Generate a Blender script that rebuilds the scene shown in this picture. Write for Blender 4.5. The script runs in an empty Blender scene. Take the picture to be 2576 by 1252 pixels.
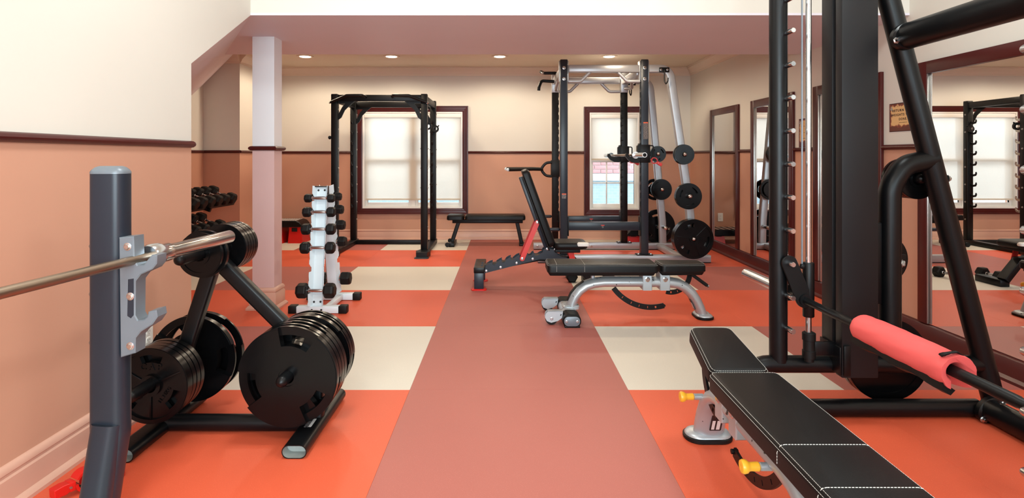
import bpy, bmesh, math, random
from mathutils import Vector, Matrix
SC = bpy.context.scene
COL = SC.collection
R = math.radians
PI = math.pi
random.seed(7)

# ------------------------------------------------------------------ camera
EYE = 1.15           # eye height
FPX, VX, VY = 1450.0, 1269.0, 395.0      # focal length in pixels, vanishing point
cd = bpy.data.cameras.new('camera')
cam = bpy.data.objects.new('camera', cd)
COL.objects.link(cam)
cam.location = (0, 0, EYE)
cam.rotation_euler = (R(90), 0, 0)
cd.sensor_width = 36
cd.lens = FPX / 2576 * 36
cd.shift_x = (1288 - VX) / 2576
cd.shift_y = -(626 - VY) / 2576
cd.clip_start = 0.02
SC.camera = cam

# ------------------------------------------------------------------ light, exposure
SC.view_settings.view_transform = 'Standard'
SC.view_settings.look = 'None'
SC.view_settings.exposure = 0.1
SC.view_settings.gamma = 1.0
SC.view_settings.use_curve_mapping = False
W = bpy.data.worlds.new('daylight')
SC.world = W
W.use_nodes = True
bg = W.node_tree.nodes['Background']
bg.inputs[0].default_value = (0.86, 0.94, 1.0, 1)
bg.inputs[1].default_value = 5.3

def light(name, kind, loc, rot, energy, color, **kw):
    d = bpy.data.lights.new(name, kind)
    d.energy = energy
    d.color = color
    for k, v in kw.items():
        setattr(d, k, v)
    o = bpy.data.objects.new(name, d)
    COL.objects.link(o)
    o.location = loc
    o.rotation_euler = rot
    return o
COOL = (0.72, 0.91, 1.0)
NEUT = (0.91, 1.0, 0.99)
WARM = (1.0, 0.84, 0.63)
# daylight through the big windows behind the photographer
light('window_daylight', 'AREA', (0.4, -2.85, 1.6), (R(90), 0, 0), 310, COOL, shape='RECTANGLE', size=3.6, size_y=1.7)
# added overhead fill lamps for the front room, no fixtures seen
for i, (lx, ly) in enumerate(((-0.6, 0.2), (1.5, 0.2), (-0.6, 2.3), (1.5, 2.3))):
    light('front_fill_light', 'AREA', (lx, ly, 2.86), (0, 0, 0), 22, NEUT, shape='DISK', size=0.5)
DOWN = [(-2.475, 7.16), (-1.403, 7.16), (-0.059, 7.16), (1.299, 7.16)]
for lx, ly in DOWN:
    light('ceiling_spot', 'SPOT', (lx, ly, 2.375), (0, 0, 0), 50, WARM, spot_size=R(168), spot_blend=0.35, shadow_soft_size=0.06)
for lx, ly in ((-3.0, 5.75), (-1.4, 5.75), (0.0, 5.75), (1.35, 5.75)):     # second row added as unseen fill behind the beam, no fixtures
    light('ceiling_spot', 'SPOT', (lx, ly, 2.375), (0, 0, 0), 38, WARM, spot_size=R(160), spot_blend=0.6, shadow_soft_size=0.06)

# ------------------------------------------------------------------ helpers
def at(px, py, y):
    return Vector(((px - VX) * y / FPX, y, EYE - (py - VY) * y / FPX))

def lin(c):
    c = c / 255.0
    return c / 12.92 if c <= 0.04045 else ((c + 0.055) / 1.055) ** 2.4

def rgb(r, g, b):
    return (lin(r), lin(g), lin(b), 1)

def circ(r, n=16):
    return [(r * math.cos(2 * PI * i / n), r * math.sin(2 * PI * i / n)) for i in range(n)]

def rrect(w, h, r, n=3):
    out = []
    for cx, cy, a in ((w / 2 - r, h / 2 - r, 0), (-w / 2 + r, h / 2 - r, 90), (-w / 2 + r, -h / 2 + r, 180), (w / 2 - r, -h / 2 + r, 270)):
        for i in range(n + 1):
            t = R(a + 90 * i / n)
            out.append((cx + r * math.cos(t), cy + r * math.sin(t)))
    return out

def fillet(pts, r, n=6):
    pts = [Vector(p) for p in pts]
    out = [pts[0]]
    for i in range(1, len(pts) - 1):
        a, b, c = pts[i - 1], pts[i], pts[i + 1]
        u, v = (a - b), (c - b)
        lu, lv = u.length, v.length
        u.normalize(); v.normalize()
        ang = u.angle(v)
        if ang > PI - 0.03:
            out.append(b); continue
        rr = r[i - 1] if isinstance(r, (list, tuple)) else r
        d = min(rr / math.tan(ang / 2), lu * 0.49, lv * 0.49)
        p, q = b + u * d, b + v * d
        for k in range(n + 1):
            t = k / n
            out.append(p * (1 - t) ** 2 + b * 2 * t * (1 - t) + q * t * t)
    out.append(pts[-1])
    return out

def ipoly(poly, d):
    n = len(poly)
    out = []
    for i in range(n):
        a, b, c = Vector(poly[i - 1]), Vector(poly[i]), Vector(poly[(i + 1) % n])
        e1, e2 = (b - a), (c - b)
        if e1.length < 1e-9 or e2.length < 1e-9:
            out.append(tuple(b)); continue
        e1.normalize(); e2.normalize()
        n1, n2 = Vector((-e1.y, e1.x)), Vector((-e2.y, e2.x))
        k = 1 + n1.dot(n2)
        out.append(tuple(b + (n1 + n2) * (d / max(k, 0.15))))
    return out

I4 = Matrix.Identity(4)
def T(x, y, z): return Matrix.Translation((x, y, z))
def RX(a): return Matrix.Rotation(R(a), 4, 'X')
def RY(a): return Matrix.Rotation(R(a), 4, 'Y')
def RZ(a): return Matrix.Rotation(R(a), 4, 'Z')
def FRAME(o, x, y, z):
    m = Matrix((Vector(x), Vector(y), Vector(z))).transposed().to_4x4()
    m.translation = Vector(o)
    return m
XZ = FRAME((0, 0, 0), (1, 0, 0), (0, 0, 1), (0, -1, 0))     # local x->X, y->Z, extrusion -> -Y
YZ = FRAME((0, 0, 0), (0, 1, 0), (0, 0, 1), (1, 0, 0))      # local x->Y, y->Z, extrusion -> +X

class MB:
    def __init__(s):
        s.v, s.f = [], []
    def add(s, vs, fs, M=None):
        o = len(s.v)
        s.v += [tuple(M @ Vector(p)) if M is not None else tuple(p) for p in vs]
        s.f += [tuple(o + i for i in f) for f in fs]
        return s
    def box(s, x0, x1, y0, y1, z0, z1, M=None):
        v = [(x, y, z) for z in (z0, z1) for y in (y0, y1) for x in (x0, x1)]
        return s.add(v, [(0, 2, 3, 1), (4, 5, 7, 6), (0, 1, 5, 4), (2, 6, 7, 3), (0, 4, 6, 2), (1, 3, 7, 5)], M)
    def loft(s, loops, cap0=True, cap1=True, M=None):
        n = len(loops[0])
        v = [p for l in loops for p in l]
        f = []
        for k in range(len(loops) - 1):
            for i in range(n):
                j = (i + 1) % n
                f.append((k * n + i, k * n + j, (k + 1) * n + j, (k + 1) * n + i))
        if cap0: f.append(tuple(reversed(range(n))))
        if cap1: f.append(tuple((len(loops) - 1) * n + i for i in range(n)))
        return s.add(v, f, M)
    def rprism(s, poly, prof, M=None):
        if sum(poly[i - 1][0] * poly[i][1] - poly[i][0] * poly[i - 1][1] for i in range(len(poly))) < 0:
            poly = list(reversed(poly))
        return s.loft([[(x, y, z) for x, y in ipoly(poly, d)] for d, z in prof], M=M)
    def prism(s, poly, z0, z1, M=None, b=0.0):
        if b:
            return s.rprism(poly, [(b, z0), (0, z0 + b), (0, z1 - b), (b, z1)], M)
        return s.loft([[(x, y, z0) for x, y in poly], [(x, y, z1) for x, y in poly]], M=M)
    def rbox(s, cx, cy, cz, sx, sy, sz, r=0.004, M=None, n=2):
        r = min(r, sx * 0.49, sy * 0.49, sz * 0.49)
        q = 0.97 * r
        m = T(cx, cy, cz)
        return s.rprism(rrect(sx, sy, r, n), [(q, -sz / 2), (q * 0.3, -sz / 2 + r * 0.3), (0, -sz / 2 + r), (0, sz / 2 - r), (q * 0.3, sz / 2 - r * 0.3), (q, sz / 2)], (M @ m) if M is not None else m)
    def rb(s, x0, x1, y0, y1, z0, z1, r=0.004, M=None):
        return s.rbox((x0 + x1) / 2, (y0 + y1) / 2, (z0 + z1) / 2, abs(x1 - x0), abs(y1 - y0), abs(z1 - z0), r, M)
    def lathe(s, prof, M=None, n=24):
        loops = [[(max(r, 1e-5) * math.cos(2 * PI * i / n), max(r, 1e-5) * math.sin(2 * PI * i / n), z) for i in range(n)] for r, z in prof]
        return s.loft(loops, M=M)
    def tube(s, pts, r=0.02, sec=None, n=14, normal=None, caps=True, rs=None):
        pts = [Vector(p) for p in pts]
        q = [pts[0]]
        for p in pts[1:]:
            if (p - q[-1]).length > 1e-6: q.append(p)
        pts = q
        sec = sec or circ(r, n)
        m = len(pts)
        tan = []
        for i in range(m):
            a = (pts[i] - pts[i - 1]).normalized() if i else None
            b = (pts[i + 1] - pts[i]).normalized() if i < m - 1 else None
            tan.append((a + b).normalized() if a and b else (a or b))
        if normal is not None:
            nb = Vector(normal).normalized()
            bs = [(nb - t * nb.dot(t)).normalized() for t in tan]
        else:
            t = tan[0]
            u = Vector((0, 0, 1)) if abs(t.z) < 0.9 else Vector((0, 1, 0))
            b = (u - t * u.dot(t)).normalized()
            bs = [b]
            for i in range(1, m):
                b = (b - tan[i] * b.dot(tan[i])).normalized()
                bs.append(b)
        loops = []
        for i in range(m):
            t, b = tan[i], bs[i]
            k = b.cross(t)
            sc = 1.0
            f = rs[i] if rs else 1.0
            loops.append([pts[i] + k * (x * f) + b * (y * f) for x, y in sec])
        return s.loft(loops, caps, caps)
    def cyl(s, a, b, r, n=16, r2=None):
        a, b = Vector(a), Vector(b)
        return s.tube([a, b], r, n=n, rs=None if r2 is None else [1, r2 / r])
    def rod(s, a, b, r, n=14):           # cylinder with rounded ends
        a, b = Vector(a), Vector(b)
        d = (b - a).normalized()
        return s.tube([a, a + d * r * .15, a + d * r * .5, a + d * r, b - d * r, b - d * r * .5, b - d * r * .15, b], r, n=n, rs=[.05, .5, .85, 1, 1, .85, .5, .05])
    def polar(s, rad, nseg, fn, M=None, a0=0.0):
        ring = len(rad) - 1
        cell = [[fn(j, i) for i in range(nseg)] for j in range(ring)]
        V, key, F = [], {}, []
        def vid(j, i, z):
            i %= nseg
            k = (j, i, round(z, 5))
            if k not in key:
                a = a0 + 2 * PI * i / nseg
                key[k] = len(V)
                V.append((rad[j] * math.cos(a), rad[j] * math.sin(a), z))
            return key[k]
        for j in range(ring):
            for i in range(nseg):
                c = cell[j][i]
                if c is None: continue
                b, t = c
                F.append((vid(j, i, t), vid(j + 1, i, t), vid(j + 1, i + 1, t), vid(j, i + 1, t)))
                F.append((vid(j, i, b), vid(j, i + 1, b), vid(j + 1, i + 1, b), vid(j + 1, i, b)))
                for dj, di in ((1, 0), (-1, 0), (0, 1), (0, -1)):
                    jj, ii = j + dj, (i + di) % nseg
                    o = cell[jj][ii] if 0 <= jj < ring else None
                    spans = []
                    if o is None: spans.append((b, t))
                    else:
                        if t > o[1]: spans.append((max(o[1], b), t))
                        if b < o[0]: spans.append((b, min(o[0], t)))
                    if dj == 1: e = ((j + 1, i), (j + 1, i + 1))
                    elif dj == -1: e = ((j, i + 1), (j, i))
                    elif di == 1: e = ((j + 1, i + 1), (j, i + 1))
                    else: e = ((j, i), (j + 1, i))
                    for z0, z1 in spans:
                        if z1 - z0 < 1e-6: continue
                        F.append((vid(*e[0], z0), vid(*e[1], z0), vid(*e[1], z1), vid(*e[0], z1)))
        return s.add(V, F, M)
    def mesh(s, name, m, ang=38):
        me = bpy.data.meshes.new(name)
        me.from_pydata(s.v, [], s.f)
        me.validate()
        bm = bmesh.new(); bm.from_mesh(me)
        bmesh.ops.remove_doubles(bm, verts=bm.verts, dist=1e-6)
        bmesh.ops.recalc_face_normals(bm, faces=bm.faces)
        bm.to_mesh(me); bm.free()
        me.polygons.foreach_set('use_smooth', [True] * len(me.polygons))
        me.set_sharp_from_angle(angle=R(ang))
        for mm in (m if isinstance(m, (list, tuple)) else [m]):
            me.materials.append(mm)
        return me

def tag(o, label=None, cat=None, group=None, kind=None):
    if label: o['label'] = label
    if cat: o['category'] = cat
    if group: o['group'] = group
    if kind: o['kind'] = kind
    return o

def thing(name, label, cat, loc=(0, 0, 0), rz=0.0, group=None):
    o = bpy.data.objects.new(name, None)
    o.empty_display_size = 0.1
    COL.objects.link(o)
    o.location = loc
    o.rotation_euler = (0, 0, R(rz))
    return tag(o, label, cat, group)

def mloc(o):       # local matrix without needing a depsgraph update
    return Matrix.LocRotScale(o.location, o.rotation_euler, o.scale)

def wmat(o):
    m = mloc(o)
    while o.parent:
        o = o.parent
        m = mloc(o) @ m
    return m

def part(par, name, mb, m, label=None, world=False, kind=None, ang=38):
    if world and par is not None:
        inv = wmat(par).inverted()
        mb.v = [tuple(inv @ Vector(p)) for p in mb.v]
    elif par is not None:              # coordinates are given in the frame of the whole thing
        m_, q = Matrix.Identity(4), par
        while q is not None and (q.type == 'MESH'):
            m_ = mloc(q) @ m_
            q = q.parent
        inv = m_.inverted()
        mb.v = [tuple(inv @ Vector(p)) for p in mb.v]
    # put the origin at the middle of the part's box
    xs, ys, zs = zip(*mb.v)
    c = Vector(((min(xs) + max(xs)) / 2, (min(ys) + max(ys)) / 2, (min(zs) + max(zs)) / 2))
    mb.v = [(x - c.x, y - c.y, z - c.z) for x, y, z in mb.v]
    o = bpy.data.objects.new(name, mb.mesh(name, m, ang))
    COL.objects.link(o)
    o.location = c
    if par is not None: o.parent = par
    return tag(o, label, kind=kind)

def solo(name, mb, m, label, cat, group=None, ang=38):      # a thing that is one mesh
    o = part(None, name, mb, m, ang=ang)
    return tag(o, label, cat, group)

def struct(name, mb, m, par=None):
    o = part(par, name, mb, m)
    if par is None: o['kind'] = 'structure'
    return o

def copy_tree(o, parent=None):
    c = o.copy()
    COL.objects.link(c)
    if parent is not None: c.parent = parent
    for ch in [x for x in o.children]:
        copy_tree(ch, c)
    return c

def text_mb(body, size, depth, M, align='CENTER', bold=0.0, spacing=1.0, width=None):
    cu = bpy.data.curves.new('txt', 'FONT')
    cu.body = body
    cu.size = size
    cu.extrude = depth
    cu.align_x = align
    cu.align_y = 'CENTER'
    cu.offset = bold
    cu.space_character = spacing
    cu.resolution_u = 2
    ob = bpy.data.objects.new('txt', cu)
    me = bpy.data.meshes.new_from_object(ob)
    mb = MB()
    xs = [v.co.x for v in me.vertices]
    k = width / (max(xs) - min(xs)) if width else 1.0
    mb.add([(v.co.x * k, v.co.y, v.co.z) for v in me.vertices], [tuple(p.vertices) for p in me.polygons], M)
    bpy.data.objects.remove(ob); bpy.data.meshes.remove(me); bpy.data.curves.remove(cu)
    return mb

# ------------------------------------------------------------------ materials
def nmat(name):
    m = bpy.data.materials.new(name)
    m.use_nodes = True
    nt = m.node_tree
    return m, nt, nt.nodes['Principled BSDF']

def mat(name, col, rough=0.5, metal=0.0, var=0.06, vscale=6.0, bump=0.0, bscale=200.0, spec=0.5, coat=0.0, speck=None, rvar=0.0, stretch=None):
    """procedural paint / metal: soft colour variation, roughness variation, fine bump, optional chips or specks"""
    m, nt, p = nmat(name)
    L, N = nt.links, nt.nodes
    tc = N.new('ShaderNodeTexCoord')
    src = tc.outputs['Object']
    if stretch:
        mp = N.new('ShaderNodeMapping'); mp.inputs['Scale'].default_value = stretch
        L.new(src, mp.inputs[0]); src = mp.outputs[0]
    nz = N.new('ShaderNodeTexNoise'); nz.inputs['Scale'].default_value = vscale; nz.inputs['Detail'].default_value = 4
    L.new(src, nz.inputs['Vector'])
    mx = N.new('ShaderNodeMix'); mx.data_type = 'RGBA'
    c = Vector(col[:3])
    mx.inputs[6].default_value = (*(c * (1 - var)), 1)
    mx.inputs[7].default_value = (*[min(1, x * (1 + var)) for x in c], 1)
    L.new(nz.outputs['Fac'], mx.inputs[0])
    out = mx.outputs[2]
    if speck:
        sc, thr, sw, scol = speck
        n2 = N.new('ShaderNodeTexNoise'); n2.inputs['Scale'].default_value = sc; n2.inputs['Detail'].default_value = 3
        L.new(src, n2.inputs['Vector'])
        rp = N.new('ShaderNodeMapRange'); rp.inputs[1].default_value = thr; rp.inputs[2].default_value = thr + sw
        L.new(n2.outputs['Fac'], rp.inputs[0])
        m2 = N.new('ShaderNodeMix'); m2.data_type = 'RGBA'
        m2.inputs[7].default_value = scol
        L.new(rp.outputs[0], m2.inputs[0]); L.new(out, m2.inputs[6])
        out = m2.outputs[2]
    L.new(out, p.inputs['Base Color'])
    p.inputs['Roughness'].default_value = rough
    if rvar:
        mr = N.new('ShaderNodeMapRange'); mr.inputs[3].default_value = rough - rvar; mr.inputs[4].default_value = rough + rvar
        L.new(nz.outputs['Fac'], mr.inputs[0]); L.new(mr.outputs[0], p.inputs['Roughness'])
    p.inputs['Metallic'].default_value = metal
    p.inputs['Specular IOR Level'].default_value = spec
    p.inputs['Coat Weight'].default_value = coat
    if bump:
        nb = N.new('ShaderNodeTexNoise'); nb.inputs['Scale'].default_value = bscale; nb.inputs['Detail'].default_value = 2
        L.new(src, nb.inputs['Vector'])
        bp = N.new('ShaderNodeBump'); bp.inputs['Strength'].default_value = bump; bp.inputs['Distance'].default_value = 0.002
        L.new(nb.outputs['Fac'], bp.inputs['Height']); L.new(bp.outputs[0], p.inputs['Normal'])
    return m

def wall_mat(name, up, low, zcut, rough=0.55):
    """two paints meeting at a height on the wall"""
    m, nt, p = nmat(name)
    L, N = nt.links, nt.nodes
    g = N.new('ShaderNodeNewGeometry')
    sp = N.new('ShaderNodeSeparateXYZ'); L.new(g.outputs['Position'], sp.inputs[0])
    gt = N.new('ShaderNodeMath'); gt.operation = 'GREATER_THAN'; gt.inputs[1].default_value = zcut
    L.new(sp.outputs[2], gt.inputs[0])
    nz = N.new('ShaderNodeTexNoise'); nz.inputs['Scale'].default_value = 1.7; nz.inputs['Detail'].default_value = 3
    L.new(g.outputs['Position'], nz.inputs['Vector'])
    mx = N.new('ShaderNodeMix'); mx.data_type = 'RGBA'
    mx.inputs[6].default_value = low; mx.inputs[7].default_value = up
    L.new(gt.outputs[0], mx.inputs[0])
    hs = N.new('ShaderNodeHueSaturation')
    mr = N.new('ShaderNodeMapRange'); mr.inputs[3].default_value = 0.96; mr.inputs[4].default_value = 1.04
    L.new(nz.outputs['Fac'], mr.inputs[0]); L.new(mr.outputs[0], hs.inputs['Value'])
    L.new(mx.outputs[2], hs.inputs['Color'])
    L.new(hs.outputs[0], p.inputs['Base Color'])
    p.inputs['Roughness'].default_value = rough
    p.inputs['Specular IOR Level'].default_value = 0.3
    nb = N.new('ShaderNodeTexNoise'); nb.inputs['Scale'].default_value = 160; L.new(g.outputs['Position'], nb.inputs['Vector'])
    bp = N.new('ShaderNodeBump'); bp.inputs['Strength'].default_value = 0.06; bp.inputs['Distance'].default_value = 0.001
    L.new(nb.outputs['Fac'], bp.inputs['Height']); L.new(bp.outputs[0], p.inputs['Normal'])
    return m

def tile_mat(name, col, dark=0.10):
    """speckled rubber flooring with faint scuffs"""
    m, nt, p = nmat(name)
    L, N = nt.links, nt.nodes
    g = N.new('ShaderNodeNewGeometry')
    a = N.new('ShaderNodeTexNoise'); a.inputs['Scale'].default_value = 1.3; a.inputs['Detail'].default_value = 5
    b = N.new('ShaderNodeTexNoise'); b.inputs['Scale'].default_value = 320; b.inputs['Detail'].default_value = 2
    for n in (a, b): L.new(g.outputs['Position'], n.inputs['Vector'])
    c = Vector(col[:3])
    m1 = N.new('ShaderNodeMix'); m1.data_type = 'RGBA'
    m1.inputs[6].default_value = (*(c * (1 - dark)), 1); m1.inputs[7].default_value = (*(c * (1 + dark * 0.6)), 1)
    L.new(a.outputs['Fac'], m1.inputs[0])
    rp = N.new('ShaderNodeMapRange'); rp.inputs[1].default_value = 0.63; rp.inputs[2].default_value = 0.69; rp.inputs[4].default_value = 0.45
    L.new(b.outputs['Fac'], rp.inputs[0])
    m2 = N.new('ShaderNodeMix'); m2.data_type = 'RGBA'
    m2.inputs[7].default_value = (*[min(1, x * 1.5 + 0.06) for x in c], 1)
    L.new(rp.outputs[0], m2.inputs[0]); L.new(m1.outputs[2], m2.inputs[6])
    L.new(m2.outputs[2], p.inputs['Base Color'])
    p.inputs['Roughness'].default_value = 0.5
    p.inputs['Specular IOR Level'].default_value = 0.35
    bp = N.new('ShaderNodeBump'); bp.inputs['Strength'].default_value = 0.12; bp.inputs['Distance'].default_value = 0.001
    L.new(b.outputs['Fac'], bp.inputs['Height']); L.new(bp.outputs[0], p.inputs['Normal'])
    return m

CREAM = rgb(217, 212, 202)
SALMON = rgb(197, 147, 123)
M = {}
M['wall'] = wall_mat('two_tone_wall_paint', CREAM, SALMON, 1.217)
M['beam'] = wall_mat('beam_bounce_offset', CREAM, rgb(222, 217, 226), 2.075)  # underside paled to lilac to counter red light bounced off the floor
M['column'] = wall_mat('column_cool_tint', rgb(226, 226, 228), rgb(206, 172, 168), 1.217)  # wall paints tinted cooler, bluish daylight on the column put into the colour
M['soffit'] = mat('soffit_paint', rgb(214, 200, 203), 0.6)
M['ceil'] = mat('ceiling_paint', rgb(222, 210, 190), 0.7, var=0.02)
M['crown'] = mat('crown_paint', rgb(226, 212, 196), 0.5, var=0.02)
M['base'] = mat('baseboard_paint', rgb(206, 160, 140), 0.42, var=0.03)
M['maroon'] = mat('maroon_trim_paint', rgb(72, 24, 22), 0.30, var=0.12, vscale=9, spec=0.35)
M['t_orange'] = tile_mat('orange_rubber', rgb(214, 91, 60))
M['t_cream'] = tile_mat('cream_rubber', rgb(211, 203, 189), 0.05)
M['t_maroon'] = tile_mat('brick_red_rubber', rgb(170, 96, 86))
M['screed'] = mat('screed', rgb(70, 50, 46), 0.9)
M['black'] = mat('black_powder_coat', rgb(9, 10, 12), 0.36, var=0.15, vscale=14, bump=0.05, bscale=400, spec=0.28, rvar=0.05)
M['blackrack'] = mat('black_rack_paint', rgb(9, 9, 10), 0.42, var=0.2, vscale=10, spec=0.28)
M['navy'] = mat('slate_black_paint', rgb(34, 41, 51), 0.33, var=0.10, vscale=8, spec=0.4)
M['plate'] = mat('black_plate_rubber', rgb(8, 8, 9), 0.23, var=0.25, vscale=12, bump=0.04, bscale=120, spec=0.22, rvar=0.07, speck=(30, 0.74, 0.05, rgb(70, 68, 66)))
M['shroud'] = mat('shroud_black_sheet', rgb(27, 27, 29), 0.45, var=0.12, vscale=5, spec=0.25)
M['rubber'] = mat('black_rubber', rgb(9, 9, 9), 0.55, var=0.2, spec=0.3)
M['leather'] = mat('black_upholstery', rgb(17, 16, 16), 0.42, var=0.15, vscale=20, bump=0.18, bscale=340, spec=0.22)
M['silver'] = mat('silver_paint', rgb(178, 183, 187), 0.36, metal=0.45, var=0.08, vscale=12, speck=(30, 0.675, 0.01, rgb(45, 44, 46)))
M['silver2'] = mat('silver_rack_paint', rgb(174, 176, 180), 0.34, metal=0.45, var=0.06, vscale=9, speck=(14, 0.76, 0.01, rgb(60, 58, 60)))
M['hook'] = mat('grey_hook_paint', rgb(112, 120, 128), 0.4, metal=0.2, var=0.08, vscale=14)
M['chrome'] = mat('chrome', rgb(206, 208, 210), 0.2, metal=1.0, var=0.05, vscale=30)
M['bar'] = mat('worn_bar_steel', rgb(160, 142, 124), 0.36, metal=1.0, var=0.35, vscale=9, rvar=0.08, stretch=(1, 0.3, 1))
M['steel'] = mat('galvanised_steel', rgb(176, 174, 170), 0.3, metal=0.9, var=0.1)
M['white'] = mat('white_enamel', rgb(220, 232, 238), 0.34, var=0.03, speck=(22, 0.77, 0.01, rgb(120, 118, 116)))
M['pvc'] = mat('white_window_frame', rgb(236, 234, 230), 0.35, var=0.02)
M['red'] = mat('red_paint', rgb(205, 40, 32), 0.38, var=0.06)
M['redplastic'] = mat('red_plastic', rgb(205, 26, 20), 0.32, var=0.06)
M['pad'] = mat('red_foam_cover', rgb(226, 90, 88), 0.55, var=0.07, vscale=7, bump=0.35, bscale=14)
M['yellow'] = mat('yellow_plastic', rgb(244, 176, 48), 0.35, var=0.04)
M['thread'] = mat('white_thread', rgb(190, 186, 178), 0.7)
M['outlet'] = mat('white_outlet_plastic', rgb(236, 232, 226), 0.35, var=0.01)
M['torn'] = mat('torn_white_foam', rgb(226, 222, 214), 0.9, var=0.05, vscale=60)
M['hole'] = mat('dark_hole', rgb(9, 9, 9), 0.9)
M['sticker'] = mat('sticker_paper', rgb(214, 208, 204), 0.5)
M['stickerdark'] = mat('sticker_black', rgb(30, 28, 30), 0.4)
M['stickerprint'] = mat('sticker_grey_print', rgb(120, 112, 110), 0.5, speck=(160, 0.52, 0.02, rgb(30, 28, 30)))
M['orangeprint'] = mat('orange_print', rgb(220, 96, 60), 0.5)
M['oak'] = mat('tube_inside_grey', rgb(150, 156, 152), 0.6, var=0.15, vscale=40)
M['ink'] = mat('poster_ink', rgb(38, 22, 20), 0.6)
M['pinkbrick'] = mat('red_brick', rgb(176, 128, 130), 0.8, var=0.15)
M['mortar'] = mat('mortar', rgb(196, 190, 190), 0.9)
M['ledge'] = mat('white_ledge', rgb(190, 194, 198), 0.7)
M['ground'] = mat('pale_ground', rgb(150, 150, 146), 0.9)

def lamp_mat():
    m, nt, p = nmat('downlight_lens')
    p.inputs['Base Color'].default_value = (1, 0.9, 0.75, 1)
    p.inputs['Emission Color'].default_value = (1, 0.84, 0.62, 1)
    p.inputs['Emission Strength'].default_value = 9
    return m
M['lens'] = lamp_mat()

def glass_mat():
    m = bpy.data.materials.new('window_glass'); m.use_nodes = True
    nt = m.node_tree; N, L = nt.nodes, nt.links
    N.remove(N['Principled BSDF'])
    t = N.new('ShaderNodeBsdfTransparent'); t.inputs[0].default_value = (0.94, 0.97, 0.97, 1)
    g = N.new('ShaderNodeBsdfGlossy'); g.inputs['Roughness'].default_value = 0.02
    f = N.new('ShaderNodeFresnel'); f.inputs[0].default_value = 1.25
    mx = N.new('ShaderNodeMixShader')
    L.new(f.outputs[0], mx.inputs[0]); L.new(t.outputs[0], mx.inputs[1]); L.new(g.outputs[0], mx.inputs[2])
    L.new(mx.outputs[0], N['Material Output'].inputs[0])
    return m
M['glass'] = glass_mat()

def blind_mat():
    m = bpy.data.materials.new('translucent_blind_fabric'); m.use_nodes = True
    nt = m.node_tree; N, L = nt.nodes, nt.links
    N.remove(N['Principled BSDF'])
    tc = N.new('ShaderNodeTexCoord')
    mp = N.new('ShaderNodeMapping'); mp.inputs['Scale'].default_value = (60, 60, 500); L.new(tc.outputs['Object'], mp.inputs[0])
    nz = N.new('ShaderNodeTexNoise'); nz.inputs['Scale'].default_value = 1.0; L.new(mp.outputs[0], nz.inputs['Vector'])
    cr = N.new('ShaderNodeMix'); cr.data_type = 'RGBA'
    cr.inputs[6].default_value = rgb(226, 214, 200); cr.inputs[7].default_value = rgb(238, 228, 216); L.new(nz.outputs['Fac'], cr.inputs[0])
    d = N.new('ShaderNodeBsdfDiffuse'); L.new(cr.outputs[2], d.inputs[0])
    t = N.new('ShaderNodeBsdfTranslucent'); L.new(cr.outputs[2], t.inputs[0])
    tp = N.new('ShaderNodeBsdfTransparent')
    a = N.new('ShaderNodeMixShader'); a.inputs[0].default_value = 0.72
    L.new(d.outputs[0], a.inputs[1]); L.new(t.outputs[0], a.inputs[2])
    b = N.new('ShaderNodeMixShader'); b.inputs[0].default_value = 0.035
    L.new(a.outputs[0], b.inputs[1]); L.new(tp.outputs[0], b.inputs[2])
    L.new(b.outputs[0], N['Material Output'].inputs[0])
    return m
M['blind'] = blind_mat()

def mirror_mat():
    m, nt, p = nmat('mirror_silvering')
    nz = nt.nodes.new('ShaderNodeTexNoise'); nz.inputs['Scale'].default_value = 3
    mr = nt.nodes.new('ShaderNodeMapRange'); mr.inputs[3].default_value = 0.0; mr.inputs[4].default_value = 0.012
    nt.links.new(nz.outputs['Fac'], mr.inputs[0]); nt.links.new(mr.outputs[0], p.inputs['Roughness'])
    p.inputs['Base Color'].default_value = (0.86, 0.86, 0.86, 1)
    p.inputs['Metallic'].default_value = 1.0
    return m
M['mirror'] = mirror_mat()

def poster_mat():
    """parchment with scorched brown edges and rust red foot"""
    m, nt, p = nmat('poster_print')
    L, N = nt.links, nt.nodes
    tc = N.new('ShaderNodeTexCoord'); sp = N.new('ShaderNodeSeparateXYZ'); L.new(tc.outputs['Generated'], sp.inputs[0])
    nz = N.new('ShaderNodeTexNoise'); nz.inputs['Scale'].default_value = 34; nz.inputs['Detail'].default_value = 6; L.new(tc.outputs['Object'], nz.inputs['Vector'])
    def math_(op, a, b):
        n = N.new('ShaderNodeMath'); n.operation = op
        for k, x in enumerate((a, b)):
            if isinstance(x, (int, float)): n.inputs[k].default_value = x
            else: L.new(x, n.inputs[k])
        return n.outputs[0]
    y, z = sp.outputs[1], sp.outputs[2]
    ey = math_('MINIMUM', y, math_('SUBTRACT', 1.0, y))
    ez = math_('MINIMUM', math_('SUBTRACT', z, 0.13), math_('SUBTRACT', 1.0, z))
    e = math_('ADD', math_('MINIMUM', ey, ez), math_('MULTIPLY', math_('SUBTRACT', nz.outputs['Fac'], 0.5), 0.35))
    rp = N.new('ShaderNodeValToRGB')
    rp.color_ramp.elements[0].position = 0.02; rp.color_ramp.elements[0].color = rgb(96, 40, 28)
    rp.color_ramp.elements[1].position = 0.10; rp.color_ramp.elements[1].color = rgb(222, 178, 120)
    x = rp.color_ramp.elements.new(0.06); x.color = rgb(140, 64, 40)
    L.new(e, rp.inputs[0]); L.new(rp.outputs[0], p.inputs['Base Color'])
    p.inputs['Roughness'].default_value = 0.35
    return m
M['poster'] = poster_mat()

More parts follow.
